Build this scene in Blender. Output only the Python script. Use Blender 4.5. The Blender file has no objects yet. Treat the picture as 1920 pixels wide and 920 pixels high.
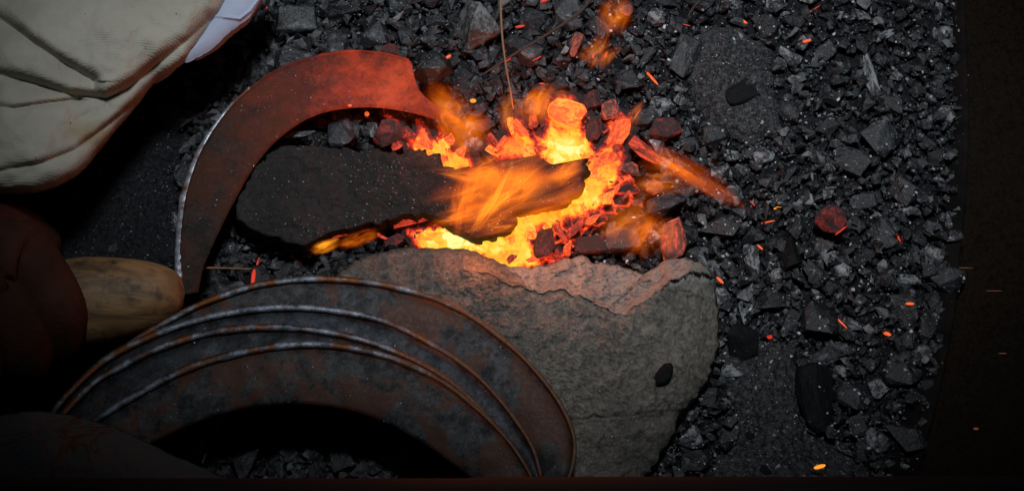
import bpy, bmesh, math, random
import numpy as np
from mathutils import Vector, Matrix, noise, Euler
from mathutils.geometry import intersect_point_tri_2d
random.seed(11); rng = np.random.default_rng(11)
SC = bpy.context.scene
COL = SC.collection
S = 0.00025                      # metres per photograph pixel at the hearth floor
TILT = math.radians(20); F = 3000.0

# ------------------------------------------------------------ camera
cam_d = bpy.data.cameras.new('camera'); cam = bpy.data.objects.new('camera', cam_d); COL.objects.link(cam)
CAMP = Vector((0, -F*S*math.sin(TILT), F*S*math.cos(TILT)))
cam.location = CAMP; cam.rotation_euler = (TILT, 0, 0)
cam_d.sensor_width = 36; cam_d.lens = 36*F/1920; cam_d.clip_start = .01; cam_d.clip_end = 50
SC.camera = cam
FW = Vector((0, math.sin(TILT), -math.cos(TILT))); UP = Vector((0, math.cos(TILT), math.sin(TILT)))
def at(px, py, z=0.0):
    """photograph pixel + height in mm -> world point"""
    r = FW*F + Vector((1,0,0))*(px-960) - UP*(py-460)
    return CAMP + r*((z*.001-CAMP.z)/r.z)

# ------------------------------------------------------------ world, exposure, lamps
W = bpy.data.worlds.new('World'); SC.world = W; W.use_nodes = True
W.node_tree.nodes['Background'].inputs[0].default_value = (.55, .72, 1, 1)
W.node_tree.nodes['Background'].inputs[1].default_value = .010
SC.view_settings.view_transform = 'Standard'; SC.view_settings.look = 'None'
SC.view_settings.exposure = 0; SC.view_settings.gamma = 1
SC.cycles.use_denoising = True
SC.cycles.max_bounces = 6; SC.cycles.transparent_max_bounces = 16; SC.cycles.volume_bounces = 0
SC.cycles.sample_clamp_indirect = 2.0
SC.cycles.volume_step_rate = 1.0; SC.cycles.volume_max_steps = 128
def lamp(name, kind, loc, energy, color, target=None, **kw):
    d = bpy.data.lights.new(name, kind); d.energy = energy; d.color = color
    for k, v in kw.items(): setattr(d, k, v)
    o = bpy.data.objects.new(name, d); COL.objects.link(o); o.location = loc
    if target is not None: o.rotation_euler = (Vector(target)-Vector(loc)).to_track_quat('-Z', 'Y').to_euler()
    return o
tgt = at(1050, 170, 10)
day = lamp('added_daylight_spot', 'SPOT', (tgt.x, tgt.y+.13, 1.0), 37.0, (.86, .93, 1), tgt,
     spot_size=math.radians(24.5), spot_blend=1.0, shadow_soft_size=.09)
day.scale = (1.6, 1, 1)      # added spot, cone stretched sideways so its falloff darkens the outer edges
lamp('fire_light', 'POINT', at(1080, 400, 42), .035, (1, .22, .05), shadow_soft_size=.012)
lamp('fire_light', 'POINT', at(900, 470, 40), .03, (1, .24, .06), shadow_soft_size=.010)
lamp('fire_light', 'POINT', at(800, 245, 34), .015, (1, .18, .04), shadow_soft_size=.008)
lamp('fire_light', 'POINT', at(1010, 205, 30), .035, (1, .12, .03), shadow_soft_size=.008)

# ------------------------------------------------------------ object helpers
def tag(o, label=None, cat=None, group=None, kind=None):
    if label: o['label'] = label
    if cat: o['category'] = cat
    if group: o['group'] = group
    if kind: o['kind'] = kind
    return o
def empty(name, loc=(0,0,0)):
    o = bpy.data.objects.new(name, None); COL.objects.link(o); o.location = loc; o.empty_display_size = .01
    return o
def link(name, me, mat=None, parent=None):
    o = bpy.data.objects.new(name, me); COL.objects.link(o)
    if mat and not me.materials: me.materials.append(mat)
    if parent is not None:
        o.parent = parent; o.location = -Vector(parent.location)
    return o
def mesh(name, verts, faces, smooth=True):
    me = bpy.data.meshes.new(name); me.from_pydata([tuple(v) for v in verts], [], faces); me.validate(); me.update()
    bm = bmesh.new(); bm.from_mesh(me); bmesh.ops.recalc_face_normals(bm, faces=bm.faces); bm.to_mesh(me); bm.free()
    if smooth: me.polygons.foreach_set('use_smooth', [True]*len(me.polygons))
    return me
def inside(p, poly):
    x, y = p; c = False; n = len(poly); j = n-1
    for i in range(n):
        xi, yi = poly[i]; xj, yj = poly[j]
        if (yi > y) != (yj > y) and x < (xj-xi)*(y-yi)/(yj-yi)+xi: c = not c
        j = i
    return c
def seg_d(px, py, a, b):
    ax, ay = a; bx, by = b; dx, dy = bx-ax, by-ay
    t = np.clip(((px-ax)*dx+(py-ay)*dy)/(dx*dx+dy*dy+1e-9), 0, 1)
    return np.hypot(px-ax-t*dx, py-ay-t*dy)
def poly_d(px, py, pts, closed=True):
    px = np.asarray(px, float); py = np.asarray(py, float); d = np.full(px.shape, 1e9)
    n = len(pts)
    for i in range(n if closed else n-1): d = np.minimum(d, seg_d(px, py, pts[i], pts[(i+1) % n]))
    return d
def poly_in(px, py, pts):
    c = np.zeros(px.shape, bool); j = len(pts)-1
    for i in range(len(pts)):
        xi, yi = pts[i]; xj, yj = pts[j]
        if yi != yj:
            c ^= ((yi > py) != (yj > py)) & (px < (xj-xi)*(py-yi)/(yj-yi)+xi)
        j = i
    return c
def spline(pts, n):
    """Catmull-Rom through the points, n samples evenly by length (any dimension)"""
    P = [np.array(p, float) for p in pts]; P = [2*P[0]-P[1]]+P+[2*P[-1]-P[-2]]; out = []
    for i in range(1, len(P)-2):
        for t in np.linspace(0, 1, 24, endpoint=False):
            a, b, c, d = P[i-1:i+3]
            out.append(.5*((2*b)+(-a+c)*t+(2*a-5*b+4*c-d)*t*t+(-a+3*b-3*c+d)*t**3))
    out.append(P[-2]); out = np.array(out)
    L = np.r_[0, np.cumsum(np.linalg.norm(np.diff(out[:, :2], axis=0), axis=1))]
    s = np.linspace(0, L[-1], n)
    return np.stack([np.interp(s, L, out[:, k]) for k in range(out.shape[1])], 1)
def N(x, y, z=0, oct=4): return noise.fractal(Vector((x, y, z)), 1.0, 2.0, oct)

# ------------------------------------------------------------ material helpers
class M:
    def __init__(s, name):
        s.m = bpy.data.materials.new(name); s.m.use_nodes = True; s.t = s.m.node_tree; s.n = s.t.nodes
        s.b = s.n['Principled BSDF']; s.out = s.n['Material Output']
        s.tc = s.n.new('ShaderNodeTexCoord')
    def lk(s, a, b): s.t.links.new(a, b)
    def noise(s, scale, detail=5, rough=.6, dist=0, src='Object', vec=None):
        n = s.n.new('ShaderNodeTexNoise'); n.inputs['Scale'].default_value = scale; n.inputs['Detail'].default_value = detail
        n.inputs['Roughness'].default_value = rough; n.inputs['Distortion'].default_value = dist
        s.lk(vec or s.tc.outputs[src], n.inputs['Vector']); return n.outputs['Fac']
    def voro(s, scale, feat='F1', src='Object', out='Distance', vec=None, rnd=1):
        n = s.n.new('ShaderNodeTexVoronoi'); n.feature = feat; n.inputs['Scale'].default_value = scale; n.inputs['Randomness'].default_value = rnd
        s.lk(vec or s.tc.outputs[src], n.inputs['Vector']); return n.outputs[out]
    def ramp(s, fac, stops, interp='LINEAR'):
        n = s.n.new('ShaderNodeValToRGB'); n.color_ramp.interpolation = interp; e = n.color_ramp.elements
        rgba = lambda c: (c, c, c, 1) if isinstance(c, (int, float)) else (*c, 1)
        e[0].position = stops[0][0]; e[1].position = stops[-1][0]; e[0].color = rgba(stops[0][1]); e[1].color = rgba(stops[-1][1])
        for p, c in stops[1:-1]: e.new(p).color = rgba(c)
        s.lk(fac, n.inputs[0]); return n.outputs['Color']
    def mix(s, fac, a, b, mode='MIX'):
        n = s.n.new('ShaderNodeMix'); n.data_type = 'RGBA'; n.blend_type = mode
        for v, i in ((fac, 0), (a, 6), (b, 7)):
            if isinstance(v, (int, float)): n.inputs[i].default_value = v
            elif isinstance(v, tuple): n.inputs[i].default_value = (*v, 1)
            else: s.lk(v, n.inputs[i])
        return n.outputs[2]
    def math(s, op, a, b=None, c=None, clamp=False):
        n = s.n.new('ShaderNodeMath'); n.operation = op; n.use_clamp = clamp
        for i, v in enumerate((a, b, c)):
            if v is None: continue
            if isinstance(v, (int, float)): n.inputs[i].default_value = v
            else: s.lk(v, n.inputs[i])
        return n.outputs[0]
    def set(s, name, v):
        if isinstance(v, (int, float)): s.b.inputs[name].default_value = v
        elif isinstance(v, tuple): s.b.inputs[name].default_value = (*v, 1)
        else: s.lk(v, s.b.inputs[name])
    def bump(s, h, strength=.5, dist=.001, prev=None):
        n = s.n.new('ShaderNodeBump'); n.inputs['Strength'].default_value = strength; n.inputs['Distance'].default_value = dist
        s.lk(h, n.inputs['Height'])
        if prev is not None: s.lk(prev, n.inputs['Normal'])
        s.lk(n.outputs[0], s.b.inputs['Normal']); return n.outputs[0]
    def objrand(s): n = s.n.new('ShaderNodeObjectInfo'); return n.outputs['Random']
    def island(s): n = s.n.new('ShaderNodeNewGeometry'); return n.outputs['Random Per Island']

def lumpvec(m, r):
    # lumps are unit-sized meshes: shift the texture by a per-object amount
    v = m.n.new('ShaderNodeVectorMath'); v.operation = 'ADD'; m.lk(m.tc.outputs['Object'], v.inputs[0])
    c = m.n.new('ShaderNodeCombineXYZ'); m.lk(m.math('MULTIPLY', r, 37.), c.inputs[0]); m.lk(m.math('MULTIPLY', r, 91.), c.inputs[1]); m.lk(c.outputs[0], v.inputs[1])
    return v.outputs[0]
def charcoal_mat(name, lo, hi, rnd='obj', ash=.62, ashcol=(.16,.165,.17), rough=(.26,.62), spec=.6):
    m = M(name); r = m.objrand() if rnd == 'obj' else m.island()
    q = 1 if rnd == 'isl' else 1/75.; vec = None if rnd == 'isl' else lumpvec(m, r)
    base = m.mix(r, lo, hi)
    if rnd == 'isl': base = m.mix(m.ramp(m.math('FRACT', m.math('MULTIPLY', r, 7.)), [(.90, 0), (.97, 1)]), base, (.22,.22,.225))
    n1 = m.noise(260*q, 6, .7, vec=vec); n2 = m.noise(900*q, 4, .7, vec=vec)
    base = m.mix(m.ramp(n1, [(.38, 0), (.62, 1)]), m.mix(.6, base, (0,0,0)), base)
    am = m.ramp(m.math('ADD', n1, m.math('MULTIPLY', n2, .35)), [(ash+.13, 0), (ash+.26, 1)])
    m.set('Base Color', m.mix(m.math('MULTIPLY', am, .8), base, ashcol))
    m.set('Roughness', m.ramp(n2, [(.3, rough[0]), (.7, rough[1])])); m.set('Specular IOR Level', spec)
    b = m.bump(n1, .7, .002); m.bump(n2, .5, .0006, b)
    return m.m
MC = charcoal_mat('charcoal', (.004,.0045,.0055), (.027,.029,.033))
MCB = charcoal_mat('matt_black_charcoal', (.003,.003,.0035), (.005,.005,.006), ash=.70, rough=(.6,.8), spec=.25)
MCG = charcoal_mat('ashy_charcoal', (.035,.037,.041), (.095,.096,.10), ash=.50, ashcol=(.34,.34,.34), rough=(.6,.9))
MCW = charcoal_mat('pale_ash_cake', (.22,.22,.22), (.36,.36,.35), ash=.55, ashcol=(.5,.5,.5), rough=(.7,.95))
MCS = charcoal_mat('charcoal_crumb', (.005,.006,.007), (.046,.048,.053), rnd='isl', ash=.60)

def soil_mat(name, c1, c2, c3):
    m = M(name); n1 = m.noise(60, 6, .65); n2 = m.noise(520, 6, .8); v = m.voro(900)
    c = m.mix(m.ramp(n1, [(.35, 0), (.65, 1)]), c1, c2)
    c = m.mix(m.ramp(n2, [(.47, 0), (.62, 1)]), m.mix(m.ramp(n2, [(.36, 1), (.48, 0)]), c, tuple(v_*.35 for v_ in c1)), c3)
    m.set('Base Color', c); m.set('Roughness', .9); m.set('Specular IOR Level', .15)
    b = m.bump(n2, 1., .002); m.bump(v, .7, .0008, b)
    return m.m
M_SOIL = soil_mat('sooty_soil', (.010,.011,.013), (.018,.019,.022), (.035,.036,.04))
M_ASH = soil_mat('grey_ash', (.032,.033,.035), (.058,.059,.061), (.13,.13,.132))
M_OUT = soil_mat('dark_ground', (.012,.007,.0035), (.017,.010,.005), (.024,.014,.008))

# ember materials, cooler to hotter
def ember_mat(name, cold, hot, strength, lo=.42, hi=.62, base=(.03,.015,.012)):
    m = M(name); vec = lumpvec(m, m.objrand()); n1 = m.noise(2.6, 5, .65, .8, vec=vec); n2 = m.noise(11, 4, .7, vec=vec)
    f = m.math('ADD', n1, m.math('MULTIPLY', m.math('SUBTRACT', n2, .5), .35))
    mask = m.ramp(f, [(lo, 0), (hi, 1)])
    m.set('Base Color', base); m.set('Roughness', .9)
    col = m.mix(mask, cold, hot)
    col = m.mix(m.ramp(n2, [(.38, 0), (.5, 1)]), m.mix(.55, col, cold), col)
    m.lk(col, m.b.inputs['Emission Color']); m.set('Emission Strength', strength)
    m.bump(n1, .8, .002)
    return m.m
E_DULL = ember_mat('dull_red_ember', (.004,.001,.001), (.30,.016,.008), .8, .46, .72, (.03,.02,.02))
E_RED = ember_mat('red_ember', (.10,.008,.006), (.85,.07,.03), 1.0)
E_ORANGE = ember_mat('orange_ember', (.75,.05,.015), (1.0,.20,.035), 1.05)
E_HOT = ember_mat('bright_orange_ember', (1.0,.12,.02), (1.1,.5,.05), 1.1)
E_YEL = ember_mat('yellow_ember', (1.0,.36,.03), (1.1,.68,.08), 1.1)
E_ASHRED = ember_mat('ash_coated_ember', (.02,.003,.002), (.70,.075,.025), .85, .46, .64, (.07,.05,.045))

# ------------------------------------------------------------ outlines, in photograph pixels
CLOTH = [(-80,-80),(505,-80),(440,-10),(412,28),(385,72),(352,112),(318,138),(293,152),(268,184),(246,212),(216,246),(188,282),(150,325),(110,348),(60,362),(0,362),(-80,360)]
SHIRT = [(430,-60),(520,-60),(488,0),(466,34),(430,62),(400,90),(372,108),(346,118),(330,100),(380,40)]
KNEE = [(-80,800),(0,778),(60,770),(120,775),(190,792),(250,815),(320,850),(400,884),(470,930),(480,1020),(-80,1020)]
HAND = [(-80,330),(0,352),(40,378),(80,432),(112,488),(150,540),(176,600),(172,650),(110,708),(60,745),(0,775),(-80,800)]
HANDLE = [(100,488),(200,476),(280,482),(328,505),(348,550),(322,592),(260,620),(175,650),(100,660)]
SLAB = [(437,405),(446,368),(475,315),(508,282),(545,271),(620,277),(690,283),(755,285),(798,281),(822,290),(828,308),(852,318),(885,312),(935,302),(1000,292),(1021,299),(1035,309),(1054,311),(1068,304),(1097,297),(1108,322),(1091,344),(1088,364),(1058,385),(1003,394),(968,402),(966,426),(924,447),(895,453),(850,432),(812,408),(740,416),(680,428),(620,440),(566,468),(545,463),(520,450),(484,440),(455,424)]
STONE = [(610,560),(640,505),(690,478),(760,463),(830,466),(885,468),(920,484),(955,500),(1010,500),(1060,482),(1095,480),(1118,492),(1160,497),(1205,515),(1222,505),(1248,487),(1285,483),(1320,494),(1340,525),(1348,580),(1346,650),(1328,710),(1308,745),(1275,775),(1262,815),(1235,860),(1205,905),(1180,960),(1050,990),(980,930),(900,850),(800,740),(700,650),(620,600)]
HB_OUT = [(336,552),(336,500),(340,430),(350,360),(376,285),(420,215),(470,165),(520,132),(580,110),(650,97),(715,100),(766,112),(776,140),(786,168),(815,196),(868,224)]
HB_IN  = [(372,548),(382,500),(408,440),(438,380),(472,320),(510,272),(555,235),(600,213),(650,203),(700,201),(745,206),(790,216),(838,231),(872,238)]
BL = {  # stacked blades: outer edge, inner edge
 'A': ([(60,860),(90,810),(130,750),(190,690),(250,640),(320,598),(400,560),(500,531),(620,523),(750,540),(860,580),(950,642),(1010,702),(1055,765),(1077,825),(1070,885),(1045,925)],
       [(150,880),(185,815),(230,760),(290,715),(350,690),(420,660),(510,640),(620,634),(730,650),(820,690),(890,740),(945,790),(985,840),(1010,880),(1022,905),(1030,925)]),
 'B': ([(50,870),(75,820),(105,765),(150,715),(200,672),(260,640),(330,612),(420,588),(520,576),(620,581),(720,602),(810,646),(880,692),(930,741),(970,792),(1000,842),(1015,895)],
       [(140,890),(165,840),(200,800),(250,755),(300,725),(370,700),(450,682),(530,675),(620,680),(700,700),(780,742),(850,790),(900,830),(945,865),(975,885),(1000,905)]),
 'C': ([(40,890),(65,850),(110,785),(170,722),(220,690),(300,651),(400,622),(500,613),(600,620),(690,640),(770,672),(840,712),(900,765),(945,818),(975,865),(990,905)],
       [(130,900),(160,865),(200,830),(250,800),(310,770),(380,745),(450,732),(520,726),(600,735),(680,756),(740,790),(800,830),(850,870),(880,895),(905,915),(925,930)]),
 'D': ([(50,920),(80,875),(120,830),(180,786),(260,737),(350,691),(450,661),(550,646),(640,649),(740,673),(830,716),(900,771),(950,822),(985,872),(1000,905),(1005,935)],
       [(120,960),(155,910),(200,875),(250,848),(310,817),(380,787),(460,764),(550,756),(640,765),(720,790),(790,828),(840,862),(880,892),(905,915),(925,930),(940,945)]),
}
RIM_IN = [(1792,-80),(1792,0),(1800,150),(1793,300),(1772,420),(1745,560),(1738,640),(1722,700),(1700,780),(1682,860),(1668,930),(1655,1000)]
RIM_OUT = [(1806,-80),(1806,0),(1813,200),(1809,350),(1797,470),(1790,560),(1777,640),(1765,700),(1746,780),(1727,850),(1712,930),(1700,1000)]
A1 = [(1305,40),(1380,50),(1450,90),(1455,180),(1470,250),(1420,275),(1350,265),(1300,200),(1290,120)]
A2 = [(1372,610),(1440,640),(1500,650),(1500,760),(1530,820),(1610,850),(1600,960),(1290,960),(1330,880),(1385,810),(1365,740),(1350,680)]
A3 = [(60,500),(160,360),(260,230),(330,150),(345,230),(330,330),(340,430),(335,500),(200,540)]
FIRE = [(690,205),(760,215),(830,230),(900,240),(960,205),(1020,170),(1100,165),(1190,190),(1255,290),(1290,410),(1250,480),(1000,505),(900,475),(760,470),(700,460),(600,450),(700,300)]

# ------------------------------------------------------------ generic builders
def grid_sheet(name, x0, x1, y0, y1, nx, ny, zf):
    vs = []; fs = []
    for j in range(ny):
        for i in range(nx):
            px = x0+(x1-x0)*i/(nx-1); py = y0+(y1-y0)*j/(ny-1)
            vs.append(at(px, py, zf(px, py)))
    for j in range(ny-1):
        for i in range(nx-1):
            a = j*nx+i; fs.append((a, a+1, a+nx+1, a+nx))
    return mesh(name, vs, fs)
def resample(poly, n):
    P = np.array(poly+[poly[0]], float); L = np.r_[0, np.cumsum(np.linalg.norm(np.diff(P, axis=0), axis=1))]
    s = np.linspace(0, L[-1], n, endpoint=False)
    return np.stack([np.interp(s, L, P[:, 0]), np.interp(s, L, P[:, 1])], 1)
def solid(name, poly, ztop, zbot, zf, nang=220, nr=60, jag=2.0, c=None, edge=6.0, under=.985):
    """closed solid over an outline; zf(px,py,d) gives the top height in mm, d = pixels in from the edge"""
    O = resample(poly, nang); c = np.array(c if c else O.mean(0))
    for i in range(nang):
        d = O[i]-c; L = np.linalg.norm(d); O[i] = c + d*(1+jag*N(O[i][0]*.05, O[i][1]*.05, 3, 5)/L)
    vs = []; fs = []
    rs = 1-(1-np.linspace(0, 1, nr))**1.0
    rs = np.r_[rs[:-1], .985, 1.0]; nr2 = len(rs)
    PX = np.array([c+(O[i]-c)*r for r in rs for i in range(nang)])
    D = poly_d(PX[:, 0], PX[:, 1], [tuple(o) for o in O[::2]])
    D[-nang:] = 0
    k = 0
    for j in range(nr2):
        for i in range(nang):
            px, py = PX[k]; z = zf(px, py, D[k]); vs.append(at(px, py, z)); k += 1
    for zz, inset in ((ztop*.5+zbot*.5, 1.0 if under > .98 else under*.5+.5), (zbot, under)):      # side wall and foot go straight down in the world
        for i in range(nang):
            p = vs[(nr2-1)*nang+i]; q = vs[0]
            vs.append(Vector((q.x+(p.x-q.x)*inset, q.y+(p.y-q.y)*inset, min(p.z-.0005, zz*.001))))
    for j in range(nr2+1):
        for i in range(nang):
            a = j*nang+i; b = j*nang+(i+1) % nang; fs.append((a, b, b+nang, a+nang))
    fs.append(tuple(range((nr2+1)*nang, (nr2+2)*nang)))
    me = mesh(name, vs, fs); bm = bmesh.new(); bm.from_mesh(me); bmesh.ops.remove_doubles(bm, verts=bm.verts, dist=1e-6)
    bmesh.ops.recalc_face_normals(bm, faces=bm.faces); bm.to_mesh(me); bm.free()
    me.polygons.foreach_set('use_smooth', [True]*len(me.polygons))
    return me
def tube(name, pts, radii, seg=8, flat=1.0):
    """pts world vectors, radii metres"""
    vs = []; fs = []; n = len(pts)
    for i, p in enumerate(pts):
        t = (pts[min(i+1, n-1)]-pts[max(i-1, 0)]).normalized()
        u = t.cross(Vector((0,0,1)))
        u = u.normalized() if u.length > 1e-3 else Vector((1,0,0)); v = u.cross(t).normalized()
        r = radii[i] if hasattr(radii, '__len__') else radii
        for k in range(seg):
            a = 2*math.pi*k/seg; vs.append(p+u*math.cos(a)*r+v*math.sin(a)*r*flat)
    for i in range(n-1):
        for k in range(seg):
            a = i*seg+k; b = i*seg+(k+1) % seg; fs.append((a, b, b+seg, a+seg))
    fs.append(tuple(range(seg))); fs.append(tuple(range((n-1)*seg, n*seg)))
    return mesh(name, vs, fs)

# ------------------------------------------------------------ the setting
tag(link('ground', grid_sheet('ground', -500, 2420, -500, 1420, 60, 40, lambda x, y: -3.0), M_OUT), kind='structure')
def bed_z(x, y):
    return 1.5*N(x*.012, y*.012, 1, 4)+1.0*N(x*.08, y*.08, 5, 3) - 0.3 + 2*math.exp(-((x-1150)**2/300**2+(y-250)**2/260**2))
bed = [(-200,-200),(1792,-200)]+RIM_IN[1:-1]+[(1650,1100),(-200,1100)]
bed_me = grid_sheet('hearth_floor', -260, 1830, -260, 1130, 420, 280, bed_z)
bm = bmesh.new(); bm.from_mesh(bed_me)
rim_s = spline(RIM_OUT, 60)
def to_px(p):
    d = p-CAMP; return (960+F*d.x/d.dot(FW), 460-F*d.dot(UP)/d.dot(FW))
kill = []
for v in bm.verts:
    x, y = to_px(v.co)
    if x > np.interp(y, rim_s[:, 1], rim_s[:, 0])-3: kill.append(v)
bmesh.ops.delete(bm, geom=kill, context='VERTS'); bm.to_mesh(bed_me); bm.free()
tag(link('hearth_floor', bed_me, M_SOIL), kind='structure')

# rim of the hearth tray
mr = M('sooty_iron'); n1 = mr.noise(90, 6, .7); n2 = mr.noise(900, 4, .8)
mr.set('Base Color', mr.mix(mr.ramp(n1, [(.4,0),(.65,1)]), (.006,.0055,.005), (.015,.012,.010))); mr.set('Roughness', .95); mr.set('Specular IOR Level', .08)
mr.bump(n2, .5, .0006)
ri = spline(RIM_IN, 90); ro = spline(RIM_OUT, 90); vs = []; fs = []
for i in range(90):
    a = at(ri[i][0]-12, ri[i][1], 1.0); b = at(ro[i][0]-6, ro[i][1], 4.5+.6*N(i*.15, 2)); c = at(ro[i][0]-1, ro[i][1], 5.6+.6*N(i*.15, 2)); d = at(ro[i][0]+4, ro[i][1], 5.2+.6*N(i*.15, 2))
    e = Vector((d.x+.0004, d.y, -.004)); f = Vector((a.x, a.y, -.004)); vs += [a, b, c, d, e, f]
for i in range(89):
    for k in range(6): fs.append((i*6+k, i*6+(k+1) % 6, (i+1)*6+(k+1) % 6, (i+1)*6+k))
fs += [tuple(range(6)), tuple(range(89*6, 90*6))]
rim = link('tray_rim', mesh('tray_rim', vs, fs), mr.m)
tag(rim, 'dark sooty metal rim curving down the right side of the charcoal bed', 'rim')
for i in range(3):
    pass
# ash drifts
for nm, pl, zt, mat, lb in (('grey_ash', A1, 7, M_ASH, 'flat grey drift of fine ash right of the fire, near the top'),
                        ('grey_ash', A2, 5, M_ASH, 'flat grey drift of fine ash right of the stone block, at the bottom'),
                        ('dark_soot', A3, 4, M_SOIL, 'flat black soot between the cream cloth and the heated sickle')):
    me = solid(nm, pl, zt, -2, lambda x, y, d: zt*min(1, d/30)**.6+bed_z(x, y)*.3+.8*N(x*.06, y*.06, 9), 160, 40, 14)
    tag(link(nm, me, mat), lb, 'ash', kind='stuff')

# ------------------------------------------------------------ stones
ms = M('grey_sandstone'); n1 = ms.noise(16, 6, .65); n2 = ms.noise(330, 7, .8); n3 = ms.noise(1000, 4, .8); v = ms.voro(520)
c = ms.mix(ms.ramp(n1, [(.35,0),(.62,1)]), (.15,.136,.120), (.37,.325,.265))
c = ms.mix(ms.ramp(n2, [(.36,0),(.62,1)]), ms.mix(.8, c, (.02,.019,.018)), c)
c = ms.mix(ms.ramp(n3, [(.60,0),(.70,1)]), c, (.42,.40,.37))
ms.set('Base Color', c); ms.set('Roughness', .92)
b = ms.bump(n2, 1.0, .0022); b = ms.bump(v, .5, .0008, b); ms.bump(n3, .6, .0005, b)
RIDGE = [(880,505),(930,520),(985,545),(1040,545),(1090,555),(1130,575),(1170,592),(1200,570),(1232,548),(1262,525),(1295,508),(1335,520)]
def stone_z(x, y, d):
    ry = float(np.interp(x, [640]+[p[0] for p in RIDGE], [520]+[p[1] for p in RIDGE]))
    ry += 9*N(x*.03, 7, 7, 5)
    top = 31 + 4*N(x*.006, y*.006, 2) + 1.6*N(x*.03, y*.03, 4, 5) + .55*N(x*.16, y*.16, 14, 4)
    k = (y-ry)
    if k < 0:                                   # broken edge sloping towards the fire
        s = 26-14*min(1, -k/75)+4.2*N(x*.035, y*.035, 8, 6)+1.2*N(x*.15, y*.15, 5, 4)
        fl = min(1, max(0, (x-860)/120.)); s = s*fl+(top-16*min(1, -k/75)**1.3)*(1-fl)
        z = s + (top-s)*math.exp(k/7.)
    else:
        z = top - max(0, (y-700))*.035 - max(0, x-1230)*.05
        z -= 2.2*math.exp(-k/9.)*min(1, max(0, (x-860)/120.))
    if x > 1150 and y < 640: z += 8*math.exp(-((x-1275)**2/38**2+(y-515)**2/28**2))
    # layered crack low on the block
    dk = y-(790-(x-1050)*.09+5*N(x*.02, 1)); z -= 1.2*math.exp(-(dk/3.)**2) if x > 1010 else 0
    if dk > 0 and x > 1010: z -= min(1, dk/8)*2
    u = min(1, max(0, (y-500)/140.)); u = u*u*(3-2*u); e = 9+51*u; lo_ = .72-.27*u
    return z*(lo_+(1-lo_)*min(1, d/e)**.5)
me = solid('stone_block', STONE, 20, -2, stone_z, 560, 230, 6.0, c=(1020,690))
mf = M('pale_stone_face'); n1 = mf.noise(60, 5, .65); n2 = mf.noise(420, 6, .8)  # paler stone for the faces above the ridge and at the right corner
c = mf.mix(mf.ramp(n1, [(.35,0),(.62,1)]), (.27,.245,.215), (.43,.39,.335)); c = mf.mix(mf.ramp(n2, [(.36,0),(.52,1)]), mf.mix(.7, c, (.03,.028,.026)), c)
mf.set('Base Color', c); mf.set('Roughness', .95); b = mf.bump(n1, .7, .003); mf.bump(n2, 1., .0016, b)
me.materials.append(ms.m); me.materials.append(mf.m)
def to_px(p):
    d = p-CAMP; return (960+F*d.x/d.dot(FW), 460-F*d.dot(UP)/d.dot(FW))
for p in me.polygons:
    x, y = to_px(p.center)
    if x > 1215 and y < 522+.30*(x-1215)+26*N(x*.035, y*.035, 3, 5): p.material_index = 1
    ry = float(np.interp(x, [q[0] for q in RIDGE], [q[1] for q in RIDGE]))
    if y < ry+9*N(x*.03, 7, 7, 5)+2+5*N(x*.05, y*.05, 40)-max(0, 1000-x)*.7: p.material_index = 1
tag(link('stone_block', me, ms.m), 'large rough grey-brown stone block below the fire, its upper edge broken', 'stone')

md = M('charred_slab'); n1 = md.noise(30, 5, .6); n2 = md.noise(420, 6, .75); n3 = md.noise(1500, 3, .8)
c = md.mix(md.ramp(n1, [(.35,0),(.65,1)]), (.014,.013,.013), (.036,.029,.025)); c = md.mix(md.ramp(n2, [(.38,.75),(.56,0)]), c, (.004,.004,.004))
c = md.mix(md.ramp(n3, [(.69,0),(.75,1)]), c, (.30,.29,.28))
md.set('Base Color', c); md.set('Roughness', .85); b = md.bump(n2, 1., .002); md.bump(n3, .4, .0004, b)
def slab_z(x, y, d):
    if True: ck = noise.voronoi(Vector((x*.012+.3*N(x*.02, y*.02, 2), y*.02, 4)))[0]
    z = 23+2.2*N(x*.01, y*.01, 3)+1.1*N(x*.05, y*.05, 6, 5) - .45*math.exp(-(ck[1]-ck[0])/.03) + 1.6*(ck[0]-.4)
    return z*(.72+.28*min(1, d/6)**.5)
me = solid('charred_slab', SLAB, 20, 6, slab_z, 420, 120, 11.0, c=(760,360))
# rebuild radially is not star shaped enough at the far right: accept folds hidden by flame
tag(link('charred_slab', me, md.m), 'long flat blackened slab lying across the fire inside the curve of the heated sickle', 'slab')

# ------------------------------------------------------------ sickles
def steel(name, dark, light, rust, lo, hi, metal=.75, rough=(.38,.62), scale=55):
    m = M(name); n1 = m.noise(scale, 6, .68, .3); n2 = m.noise(500, 5, .75); n3 = m.noise(140, 6, .75)
    c = m.mix(m.ramp(n3, [(.42,0),(.58,1)]), dark, light)
    c = m.mix(m.ramp(n1, [(lo,0),(hi,1)]), c, rust)
    c = m.mix(m.ramp(n2, [(.62,0),(.72,1)]), c, m.mix(.5, c, (.2,.2,.2)))
    m.set('Base Color', c); m.set('Metallic', m.ramp(n1, [(lo, metal),(hi, .25)])); m.set('Roughness', m.ramp(n2, [(.3, rough[0]),(.7, rough[1])]))
    b = m.bump(n3, .35, .0008); m.bump(n2, .4, .0004, b); return m
st = steel('scaled_steel', (.006,.006,.007), (.052,.052,.053), (.060,.020,.008), .49, .54, .4, (.5,.75), 38)
std = steel('dark_blue_steel', (.004,.005,.007), (.030,.034,.042), (.045,.018,.008), .56, .66, .5, (.4,.65), 60)
st2 = steel('worn_spine_steel', (.05,.055,.065), (.24,.26,.30), (.15,.055,.018), .47, .58, .7, (.42,.7), 60)
hs = steel('hot_blade_steel', (.010,.008,.007), (.036,.019,.013), (.050,.017,.008), .46, .56, .15, (.62,.85), 32); hs.set('Specular IOR Level', .25)
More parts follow.
